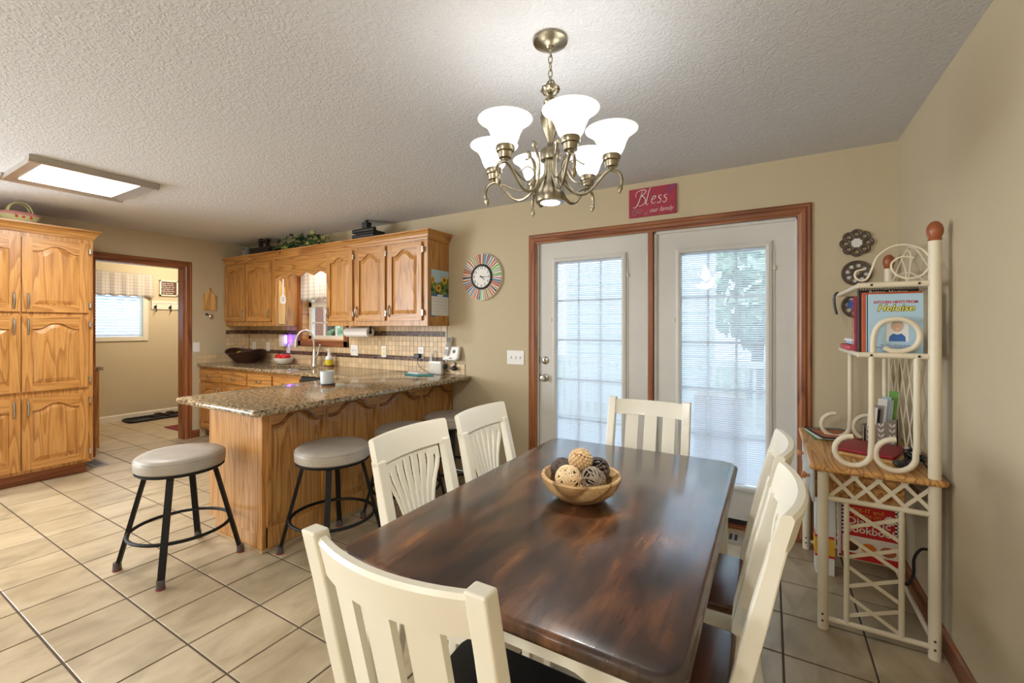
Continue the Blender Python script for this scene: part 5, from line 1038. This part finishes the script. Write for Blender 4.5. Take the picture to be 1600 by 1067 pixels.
# phone on the wall
pc = Vector((-2.60, D-.012, 1.095)); pt = thing('cordless_phone', 'white wall-mounted cordless phone base with handset above the counter end', 'phone', pc)
M = Matrix.Translation(pc) @ Matrix.Rotation(-.28, 4, 'X')
obj('base', MB().prism([(-.10, -.065), (.06, -.065), (.085, -.045), (.085, .07), (-.02, .07), (-.07, 0)], 'y', -.042, -.004).xf(M), 'white_plastic', pt, bevel=.010)
hs_ = obj('handset', MB().slab(rrect(-.073, -.025, -.068, -.043, .010), -.03, .150, .008).xf(M @ Matrix.Rotation(.12, 4, 'Y')), 'white_plastic', pt, smooth=True)
obj('earpiece', MB().slab(rrect(-.068, -.030, -.0695, -.066, .0015, 1), .05, .142, .001).xf(M @ Matrix.Rotation(.12, 4, 'Y')), 'grey_plastic', hs_)
obj('speaker_ring', MB().lathe([(.001, 0), (.018, 0), (.016, .003), (.001, .003)], 18).xf(M @ Matrix.Translation((.030, -.042, .02)) @ Matrix.Rotation(PI/2, 4, 'X')), 'dark_plastic', pt)
for i in range(3):
    for j in range(4): obj('key', MB().box(-.063+.011*i, -.056+.011*i, -.0715, -.069, -.022+.013*j, -.014+.013*j).xf(M @ Matrix.Rotation(.12, 4, 'Y')), 'grey_plastic', hs_)
obj('maker_mark', MB().box(-.012, .02, -.0436, -.0428, -.05, -.043).xf(M), 'ink_black', pt)
o = thing('plug_adapter', 'two black power adapters plugged in below the wall phone', 'plug', (-2.6, D-.03, .97)); obj('adapter', MB().ball((-2.578, D-.036, .965), .03, 12, 8, (1.2, .8, .75)), 'dark_plastic', o, smooth=True); obj('adapter', MB().ball((-2.685, D-.033, .98), .024, 12, 8, (.9, .9, .9)), 'dark_plastic', o, smooth=True); obj('cord', MB().tube(smoothline([(-2.59, D-.03, .98), (-2.578, D-.012, 1.00), (-2.59, D-.010, 1.02)], 4), .006, 7).tube(smoothline([(-2.69, D-.03, .99), (-2.70, D-.02, .95), (-2.66, D-.02, .93)], 4), .004, 6), 'dark_plastic', o)
pt2 = thing('paper_towel_roll', 'white paper towel roll mounted under the three-door wall cabinet', 'paper towels', (-3.775, 3.2, 1.26)); rl_ = MB()
rg = lambda x, r_: [(x, 3.2+r_*math.cos(2*PI*k/28), 1.300+r_*math.sin(2*PI*k/28)) for k in range(28)]
obj('roll', rl_.loft([rg(-3.955, .052), rg(-3.60, .052), rg(-3.60, .020)], True, False), 'paper', pt2, smooth=True); obj('core', MB().loft([rg(-3.598, .021), rg(-3.70, .021)], False, True), 'ink_grey', pt2, smooth=True); obj('bracket', MB().box(-3.60, -3.592, 3.19, 3.21, 1.295, UZ0).box(-3.963, -3.957, 3.19, 3.21, 1.295, UZ0).tube([(-3.97, 3.2, 1.30), (-3.585, 3.2, 1.30)], .006), 'dark_plastic', pt2)
# things hung on the cabinet side and walls
SXc = LU1
pd_ = thing('bread_paddle', 'long wooden paddle board hanging on the cabinet side by the sink', 'board', (SXc+.01, 3.12, 1.39)); obj('board', MB().prism([(3.068, 1.388), (3.150, 1.388), (3.150, 1.80), (3.140, 1.83), (3.120, 1.86), (3.095, 1.90), (3.068, 1.91)], 'x', SXc+.001, SXc+.014), 'light_wood', pd_, bevel=.003)
fs_ = thing('fly_swatter', 'white fly swatter hanging in front of the paddle board', 'fly swatter', (SXc+.02, 3.12, 1.63)); obj('stick', MB().box(SXc+.018, SXc+.022, 3.108, 3.124, 1.73, 1.925), 'white_plastic', fs_); obj('paddle', MB().prism([(3.088, 1.63), (3.142, 1.63), (3.152, 1.66), (3.148, 1.71), (3.125, 1.745), (3.108, 1.745), (3.084, 1.71), (3.080, 1.66)], 'x', SXc+.017, SXc+.021), 'white_plastic', fs_)
for k in range(4): obj('slot', MB().box(SXc+.0208, SXc+.0216, 3.100, 3.132, 1.662+.014*k, 1.668+.014*k), 'ink_grey', fs_)
cal = thing('wall_calendar', 'sunflower wall calendar hanging on the end of the three-door cabinet', 'calendar', (RU1, 3.19, 1.46)); x_ = RU1
fl = lambda nm, pts, t0, t1, mt, par: obj(nm, MB().prism(pts, 'x', x_+t0, x_+t1), mt, par)
cp = fl('picture_page', [(3.075, 1.655), (3.322, 1.655), (3.322, 1.885), (3.075, 1.885)], .001, .003, 'ink_green', cal); fl('sky', [(3.075, 1.80), (3.15, 1.76), (3.24, 1.79), (3.322, 1.82), (3.322, 1.885), (3.075, 1.885)], .003, .0034, 'ink_sky', cp)
for k in range(7): fl('leaf', ell(3.09+.035*k, 1.70+.03*math.sin(k*2.1), .025, .018, 10), .003, .0036, 'pale_leaf' if k % 2 else 'green_leaf', cp)
for (u, v, r_, asp) in ((3.262, 1.798, .045, 1), (3.178, 1.718, .042, 1), (3.098, 1.79, .042, .55)):
    fl('sunflower', [(u+asp*(r_ if k % 2 else r_*.72)*math.cos(PI*k/12), v+(r_ if k % 2 else r_*.72)*math.sin(PI*k/12)) for k in range(24)], .0036, .0044, 'ink_gold', cp); fl('flower_eye', ell(u, v, r_*.32*asp, r_*.36, 12), .0044, .005, 'ink_brown', cp)
gp = fl('date_page', [(3.082, 1.465), (3.325, 1.462), (3.322, 1.652), (3.082, 1.652)], .001, .003, 'paper', cal); fl('month_band', [(3.075, 1.640), (3.322, 1.640), (3.322, 1.660), (3.075, 1.660)], .0032, .0038, 'ink_blue', gp); fl('month_tab', [(3.16, 1.642), (3.24, 1.642), (3.24, 1.658), (3.16, 1.658)], .0038, .0044, 'ink_white', gp)
gl = MB()
for k in range(1, 7): u = 3.09+.033*k; gl.box(x_+.003, x_+.0034, u, u+.001, 1.478, 1.622)
for k in range(6): v = 1.478+.0288*k; gl.box(x_+.003, x_+.0034, 3.09, 3.315, v, v+.001)
obj('grid_lines', gl, 'ink_grey', gp)
k = 0
for r_ in range(5):
    for c_ in range(7):
        k += 1
        if k <= 31: text('date', str(k), .009, (x_+.0034, 3.098+.033*c_, 1.612-.0288*r_), (0, 1, 0), (0, 0, 1), 'ink_black', gp, align='LEFT')
fl('loose_sheet', [(3.070, 1.448), (3.135, 1.452), (3.10, 1.60), (3.070, 1.63)], .0005, .001, 'ink_teal', cal)
cbd = thing('cutting_board', 'small light wood cutting board hanging beside the mudroom doorway', 'cutting board', (XL, 2.835, 1.565)); obj('board', MB().prism(rrect(2.758, 2.912, 1.565, 1.765, .02, 3)[:11-3]+[], 'x', XL+.002, XL+.014) if False else MB().prism([(2.765, 1.565), (2.905, 1.565), (2.912, 1.575), (2.912, 1.745), (2.900, 1.765), (2.868, 1.782), (2.853, 1.80), (2.850, 1.835), (2.842, 1.852), (2.830, 1.852), (2.822, 1.835), (2.819, 1.80), (2.804, 1.782), (2.770, 1.765), (2.758, 1.745), (2.758, 1.575)], 'x', XL+.002, XL+.016), 'light_wood', cbd, bevel=.003); obj('hang_hole', MB().tube([(XL+.0155, 2.836, 1.835), (XL+.0168, 2.836, 1.835)], .005), 'ink_black', cbd)
ky = thing('key_hook', 'small magnetic hook holding a bottle opener and keys under the cutting board', 'hook', (XL, 2.82, 1.47)); obj('hook', MB().ball((XL+.014, 2.80, 1.515), .014, 10, 8), 'dark_plastic', ky, smooth=True); obj('opener', MB().ball((XL+.016, 2.850, 1.487), .026, 12, 8, (.35, .9, 1.1)).tube([(XL+.014, 2.805, 1.512), (XL+.016, 2.845, 1.508)], .004), 'steel', ky, smooth=True)
# clock
ccx, ccz, cr_ = -2.269, 1.813, .213
ck_ = thing('wall_clock', 'round wall clock with a rim of multicoloured wooden strips', 'clock', (ccx, D, ccz-cr_))
circ = lambda r_, t: [(ccx+r_*math.cos(2*PI*k/48), D-t, ccz+r_*math.sin(2*PI*k/48)) for k in range(48)]
rim = obj('rim', MB().loft([circ(cr_, .001), circ(cr_, .022), circ(cr_-.003, .024)]), 'ink_white', ck_)
cols_ = ['ink_rust', 'ink_white', 'ink_black', 'ink_white', 'ink_rust', 'ink_teal', 'ink_white', 'ink_rust', 'ink_lime', 'ink_grey', 'ink_white', 'ink_rust', 'ink_navy', 'ink_white', 'ink_rust', 'ink_grey', 'ink_white', 'ink_teal', 'ink_rust', 'ink_lime']
aa = 0.; k = 0; wide_ = ['ink_rust', 'ink_rust', 'ink_navy', 'ink_rust', 'ink_teal', 'ink_black', 'ink_rust', 'ink_lime', 'ink_grey', 'ink_rust', 'ink_teal', 'ink_rust', 'ink_lime', 'ink_navy']
while aa < 2*PI-.05:
    wd = R.uniform(.055, .11) if k % 2 else R.uniform(.03, .07); a0, a1 = aa, min(2*PI, aa+wd); sk_ = R.uniform(-.03, .03); r0, r1 = .108, cr_-.003
    obj('strip', MB().prism([(ccx+r_*math.cos(a), ccz+r_*math.sin(a)) for r_, a in ((r0, a0+sk_), (r1, a0), (r1, a1), (r0, a1+sk_*.5))], 'y', D-.024-R.uniform(.001, .004), D-.024), (R.choice(wide_) if k % 2 else R.choice(('ink_white', 'ink_white', 'ink_white', 'ink_grey'))), rim); aa = a1; k += 1
obj('inner_ring', MB().tube(circ(.106, .030), .010, 8, closed=True), 'iron_dark', ck_, smooth=True); dial = obj('dial', MB().loft([circ(.104, .02), circ(.104, .030)]), 'paper', ck_)
for k in range(1, 13):
    a = PI/2-2*PI*k/12; text('numeral', str(k), .036, (ccx+.080*math.cos(a), D-.0305, ccz+.082*math.sin(a)-.010), X3, U3, 'ink_black', dial)
def hand(a, l_, w_, t, nm): d = Vector((math.cos(a), 0, math.sin(a))); s2 = Vector((-math.sin(a), 0, math.cos(a))); o_ = Vector((ccx, D-t, ccz)); obj(nm, MB().loft([[o_-d*.015-s2*w_, o_-d*.015+s2*w_, o_+d*l_+s2*w_*.4, o_+d*l_-s2*w_*.4], [p+Vector((0, -.001, 0)) for p in (o_-d*.015-s2*w_, o_-d*.015+s2*w_, o_+d*l_+s2*w_*.4, o_+d*l_-s2*w_*.4)]]), 'ink_black', dial)
hand(math.radians(-38), .050, .004, .033, 'hour_hand'); hand(math.radians(-2), .082, .003, .035, 'minute_hand')
# blessing sign
bs_ = thing('blessing_sign', 'dark red wall plaque reading Bless our family above the patio doors', 'sign', (-.755, D, 2.18)); obj('board', MB().box(-.925, -.585, D-.014, D-.001, 2.180, 2.392), 'sign_red', bs_)

SG = {'B': [[(.10, .62), (.06, .72), (.10, .86), (.24, .95), (.42, .96), (.50, .90), (.44, .78), (.32, .66), (.36, .64), (.46, .52), (.46, .34), (.36, .22), (.22, .18), (.16, .22)], [(.36, .94), (.30, .74), (.22, .46), (.12, .22), (.02, .12), (-.06, .16)]],
      'l': [[(.20, .94), (.16, .96), (.12, .88), (.06, .60), (.00, .34), (-.02, .22), (.02, .18), (.08, .22)]],
      'e': [[(.00, .38), (.10, .42), (.16, .50), (.12, .56), (.04, .50), (-.01, .36), (.00, .24), (.07, .19), (.16, .25)]],
      's': [[(.14, .50), (.10, .56), (.03, .53), (.02, .46), (.09, .38), (.10, .28), (.05, .20), (-.02, .20), (-.04, .26)]]}
for ch_, x0, y0 in (('B', -.885, 2.235), ('l', -.795, 2.240), ('e', -.755, 2.240), ('s', -.710, 2.240), ('s', -.670, 2.240)):
    mb = MB()
    for st_ in SG[ch_]:
        p = smoothline([(x0+q[0]*.175, D-.0145, y0+q[1]*.150) for q in st_], 5); n = len(p); mb.tube(p, .002, 6, rs=[.0010+.0022*abs(math.sin(PI*i/(n-1)))**.8 for i in range(n)])
    obj('lettering', mb, 'ink_white', bs_)
text('lettering', 'our family', .048, (-.69, D-.0146, 2.206), X3, U3, 'ink_white', bs_, shear=.4, xs=.85, bold=-.0006)
for (u, v, r_, mt) in ((-.635, 2.345, .030, 'ink_violet'), (-.61, 2.37, .018, 'ink_blue'), (-.88, 2.215, .028, 'ink_grey'), (-.845, 2.22, .022, 'ink_grey'), (-.80, 2.20, .014, 'ink_grey')): obj('flourish', MB().tube([(u+r_*(1-.04*k)*math.cos(.5*k), D-.0142, v+r_*(1-.04*k)*math.sin(.5*k)) for k in range(20)], .0014, 5), mt, bs_)
# iron plates
def iron_plate(z, kind, label):
    x = .445; r_ = .075; t = thing('iron_plate', label, 'trivet', (x, D, z-r_), 'round iron plates beside the patio door')
    n = 40
    if kind == 0:
        for k in range(8): a = 2*PI*k/8; obj('petal', MB().tube([(x+.053*math.cos(a)+.021*math.cos(2*PI*i/18), D-.009, z+.053*math.sin(a)+.021*math.sin(2*PI*i/18)) for i in range(18)], .0095, 6, closed=True), 'plate_iron', t, smooth=True)
        obj('hub_ring', MB().tube([(x+.036*math.cos(2*PI*i/30), D-.010, z+.036*math.sin(2*PI*i/30)) for i in range(30)], .006, 6, closed=True), 'plate_iron', t, smooth=True)
        obj('painted_mirror', MB().prism(ell(x, z, .034, .034, 30), 'y', D-.014, D-.004), 'painted_mirror', t)
    else:
        obj('ring', MB().tube([(x+.066*math.cos(2*PI*i/36), D-.009, z+.066*math.sin(2*PI*i/36)) for i in range(36)], .009, 6, closed=True), 'plate_iron', t, smooth=True); obj('ring', MB().tube([(x+.022*math.cos(2*PI*i/20), D-.009, z+.022*math.sin(2*PI*i/20)) for i in range(20)], .008, 6, closed=True), 'plate_iron', t, smooth=True)
        for k in range(8): a = 2*PI*k/8+.2; obj('spoke', MB().prism([(x+q*math.cos(a+b), z+q*math.sin(a+b)) for q, b in ((.020, .35), (.020, -.35), (.045, -.13), (.064, -.22), (.064, .22), (.045, .13))], 'y', D-.013, D-.005), 'plate_iron', t)
        for k in range(8): a = 2*PI*k/8+.2+PI/8; obj('mirror_chip', MB().prism(ell(x+.045*math.cos(a), z+.045*math.sin(a), .011, .011, 10), 'y', D-.005, D-.003), 'painted_mirror', t)
        if kind == 2: obj('blue_inset', MB().prism(ell(x-.02, z+.01, .026, .026, 16), 'y', D-.016, D-.013), 'ink_blue', t)
iron_plate(1.863, 0, 'petal-edged iron plate, topmost of the three by the patio door'); iron_plate(1.682, 1, 'spoked iron plate, middle one of the three by the patio door'); iron_plate(1.485, 2, 'iron plate with a blue inset half hidden behind the shelf books')
# ---------------------------------------------------------------- on top of the cabinets
UT = 2.165; VY = 3.09
ow = thing('owl_figurine', 'small pale owl figurine at the left end of the cabinet tops', 'figurine', (-5.80, VY+.04, UT)); lathe_obj('body', [(.001, 0), (.05, 0), (.062, .05), (.060, .11), (.047, .14), (.050, .175), (.040, .205), (.001, .215)], (-5.80, VY+.04, UT), 'ink_grey', ow)
for sx in (-1, 1): obj('eye', MB().ball((-5.80+sx*.018+.014, VY-.005, UT+.178), .010, 8, 6), 'ink_black', ow); obj('ear', MB().lathe([(.012, 0), (.008, .012), (.001, .024)], 8, (-5.80+sx*.028, VY+.04, UT+.200)), 'ink_grey', ow)
ir = thing('charcoal_iron', 'dark antique box iron with an arched handle on the left cabinet tops', 'iron', (-5.35, VY, UT)); obj('box', MB().prism(rrect(-5.54, -5.17, UT, UT+.135, .012, 2), 'y', VY-.045, VY+.13), 'iron_dark', ir); obj('lid', MB().box(-5.56, -5.15, VY-.05, VY+.14, UT+.135, UT+.160), 'iron_dark', ir); obj('handle', MB().box(-5.42, -5.385, VY-.02, VY+.02, UT+.16, UT+.272).box(-5.285, -5.25, VY-.02, VY+.02, UT+.16, UT+.25).box(-5.425, -5.245, VY-.025, VY+.025, UT+.228, UT+.252), 'iron_dark', ir)
i2 = thing('iron_waffle_press', 'black antique iron with a tall chimney on the right cabinet tops', 'iron', (-3.53, VY, UT)); obj('box', MB().prism(rrect(-3.66, -3.40, UT, UT+.165, .01, 2), 'y', VY-.03, VY+.12), 'iron_dark', i2); obj('roller', MB().tube([(-3.69, VY-.03, UT+.165), (-3.38, VY-.03, UT+.165)], .022, 10).tube([(-3.69, VY-.03, UT+.11), (-3.38, VY-.03, UT+.11)], .022, 10), 'iron_dark', i2, smooth=True); obj('chimney', MB().box(-3.565, -3.495, VY-.03, VY+.03, UT+.165, UT+.250).tube([(-3.53, VY, UT+.245), (-3.53, VY, UT+.272)], .018, 10), 'iron_dark', i2)
iv = thing('trailing_ivy', 'bushy variegated ivy in a pot on the cabinet tops above the sink', 'plant', (-4.56, VY+.02, UT)); lathe_obj('pot', [(.001, 0), (.08, 0), (.10, .10), (.001, .10)], (-4.56, VY+.03, UT), 'iron_dark', iv)
lf = [(0, 0), (.35, .25), (.8, .2), (.6, .55), (.45, .75), (0, 1.15), (-.45, .75), (-.6, .55), (-.8, .2), (-.35, .25)]
for nm, mt, n_ in (('leaf', 'green_leaf', 170), ('leaf', 'pale_leaf', 85)):
    src = None
    for k in range(n_):
        g = R.uniform(-1, 1); u = -4.56+.42*g+R.uniform(-.03, .03); hmax = .20*math.sqrt(max(.03, 1-g*g))+.05; c = Vector((u, VY+R.uniform(-.09, .10), UT+.03+hmax*R.uniform(.05, .95)))
        if R.random() < .10: c = Vector((u, VY-.10+R.uniform(-.01, .02), UT+.095+R.uniform(0, .03)))
        if c.z > 2.395: c.z = 2.395-R.uniform(0, .03)
        if src is None: src = obj(nm, MB().prism([(p[0]*.030, p[1]*.034) for p in lf], 'z', 0, .001), mt, iv); o = src
        else: o = src.copy(); COL.objects.link(o); o.parent = iv
        o.location = c-WORLD[iv.name]; o.rotation_euler = (R.uniform(.4, 1.9), R.uniform(-.6, .6), R.uniform(-1.2, 1.2)); s_ = R.uniform(.8, 1.4); o.scale = (s_, s_, s_)
mb = MB()
for a in (0, .6, 1.5, 2.4, PI, 3.8, 5.2): mb.tube(smoothline([(-4.56, VY+.02, UT+.1), (-4.56+.2*math.cos(a), VY+.04*math.sin(a), UT+.17), (-4.56+.40*math.cos(a), VY+.06*math.sin(a), UT+.10)], 5), .004, 5)
obj('vines', mb, 'green_leaf', iv)
PT = 2.252
pb = thing('cherry_basket', 'pink and green ceramic basket painted with cherries on the pantry top', 'basket', (-5.56, 1.11, PT)); pbc = Vector((-5.56, 1.105, PT))
mb = oval([(.001, 0), (.62, 0), (.86, .025), (.97, .05), (1.0, .06)], pbc, .075, .125); obj('body', mb, 'basket_green', pb, smooth=True)
obj('lid', oval([(1.0, .058), (1.02, .064), (.95, .078), (.7, .092), (.001, .098)], pbc, .076, .127), 'basket_pink', pb, smooth=True)
for sx in (-.035, .035): obj('handle', MB().tube([(pbc.x+sx, pbc.y+.072*math.cos(PI*k/14), PT+.075+.098*math.sin(PI*k/14)) for k in range(15)], .006, 7), 'basket_green', pb, smooth=True)
for dy in (-.03, .01, .055): ch_ = obj('cherry', MB().ball((pbc.x+.070*math.sqrt(max(.1, 1-(dy/.125)**2)), pbc.y+dy, PT+.045), .011, 10, 8, (.5, 1, 1)), 'tomato', pb, smooth=True); obj('cherry_stem', MB().tube([(pbc.x+.072, pbc.y+dy, PT+.052), (pbc.x+.074, pbc.y+dy-.012, PT+.066)], .0015, 5), 'green_leaf', ch_)
# ---------------------------------------------------------------- mudroom
pf_ = thing('framed_sign', 'brown framed quotation sign hanging above the coat hooks in the mudroom', 'sign', (MX, 3.19, 1.83)); MA0, MA1, MZ0, MZ1 = 3.065, 3.305, 1.835, 2.075
pp = lambda nm, a, b, z0, z1, t0, t1, mt, par: obj(nm, MB().box(MX+t0, MX+t1, a, b, z0, z1), mt, par)
obj('frame', MB().box(MX+.001, MX+.03, MA0, MA0+.018, MZ0, MZ1).box(MX+.001, MX+.03, MA1-.018, MA1, MZ0, MZ1).box(MX+.001, MX+.03, MA0, MA1, MZ0, MZ0+.018).box(MX+.001, MX+.03, MA0, MA1, MZ1-.018, MZ1), 'trim_white', pf_); pp('board', MA0+.018, MA1-.018, MZ0+.018, MZ1-.018, .001, .014, 'ink_brown', pf_)
for k, s_ in enumerate(('Enjoy the little', 'things in life for', 'one day you will', 'look back and', 'realize they were', 'the big things')): text('quotation', s_, .026, (MX+.0146, (MA0+MA1)/2-.012, 2.022-.030*k), (0, 1, 0), U3, 'ink_white', pf_, shear=.2)
cr2 = thing('coat_rack', 'white lettered coat rack board with black hooks in the mudroom', 'coat rack', (MX, 3.3, 1.6)); pp('board', 2.965, 3.75, 1.625, 1.755, .001, .020, 'trim_white', cr2)
text('lettering', 'home is where the  MOM  is', .045, (MX+.0206, 2.99, 1.705), (0, 1, 0), U3, 'ink_grey', cr2, align='LEFT', shear=.2)
for y in (3.01, 3.20, 3.39, 3.58): obj('hook', MB().box(MX+.02, MX+.026, y-.018, y+.018, 1.635, 1.675).tube(smoothline([(MX+.025, y, 1.66), (MX+.055, y, 1.64), (MX+.06, y, 1.60), (MX+.045, y, 1.585), (MX+.032, y, 1.60)], 4), .006, 7).tube([(MX+.025, y, 1.665), (MX+.06, y, 1.69)], .006), 'iron_dark', cr2, smooth=True)
bt = thing('boot_tray', 'long black boot tray on the mudroom floor by the white baseboard', 'tray', (-7.85, 3.0, 0)); TB = [(-8.03, 2.60), (-7.70, 2.60), (-7.70, 3.75), (-8.03, 3.75)]
obj('tray', MB().slab(rrect(-8.05, -7.70, 2.58, 3.75, .07), 0, .012, .005).tube([(x, y, .022) for x, y in rrect(-8.04, -7.71, 2.59, 3.74, .07)], .012, 7, closed=True), 'rubber', bt, smooth=True)
def sandal(y, x, label, g):
    t = thing('sandal', label, 'shoe', (x, y, .013), g); obj('sole', MB().slab([(x+u, y+v) for u, v in ((-.13, -.035), (-.06, -.028), (.0, -.034), (.08, -.045), (.13, -.025), (.14, 0), (.13, .03), (.08, .045), (.0, .034), (-.06, .03), (-.13, .035))], .013, .038, .006), 'rubber', t, smooth=True)
    for u in (.03, .085): obj('strap', MB().tube([(x+u, y-.045, .03), (x+u-.01, y-.03, .075), (x+u-.01, y+.03, .075), (x+u, y+.045, .03)], .011, 7), 'basket_dark', t, smooth=True)
    return t
sandal(2.95, -7.87, 'left dark strap sandal on the boot tray', 'sandals on the boot tray'); sandal(3.10, -7.87, 'right dark strap sandal on the boot tray', 'sandals on the boot tray')
for y, lb in ((3.28, 'black clog on the boot tray nearer the sandals'), (3.44, 'black clog on the boot tray beside the doorway casing')):
    t = thing('clog', lb, 'shoe', (-7.87, y, .013)); obj('upper', MB().ball((-7.82, y, .06), .05, 14, 10, (1.9, 1.0, .95)), 'rubber', t, smooth=True); obj('sole', MB().slab([(-7.87+u, y+v) for u, v in ((-.13, -.04), (.1, -.05), (.14, 0), (.1, .05), (-.13, .04))], .013, .035, .006), 'rubber', t)
o = obj('door_mat', MB().slab(rrect(-7.05, -6.45, 2.72, 3.35, .02), 0, .010, .004), 'rug'); tag(o, 'dark red mat on the mudroom floor behind the doorway casing', 'mat')
def floor_vent(nm, x0, x1, y0, y1, mt, label, ax):
    t = thing(nm, label, 'vent', ((x0+x1)/2, (y0+y1)/2, 0)); obj('frame', MB().slab(rrect(x0, x1, y0, y1, .004, 1), 0, .006, .002), mt, t)
    n = 8
    for k in range(n):
        if ax == 'x': a = x0+.02+(x1-x0-.04)*k/n; obj('slot', MB().box(a, a+(x1-x0-.04)/n*.55, y0+.025, y1-.025, .006, .0066), 'ink_black', t)
        else: a = y0+.02+(y1-y0-.04)*k/n; obj('slot', MB().box(x0+.025, x1-.025, a, a+(y1-y0-.04)/n*.55, .006, .0066), 'ink_black', t)
floor_vent('floor_vent', -.43, -.150, 3.09, 3.23, 'alum', 'metal floor register in front of the fixed patio door', 'x')
floor_vent('floor_vent', -5.98, -5.62, 1.60, 1.72, 'grey_plastic', 'grey floor register at the foot of the pantry cabinet', 'x')
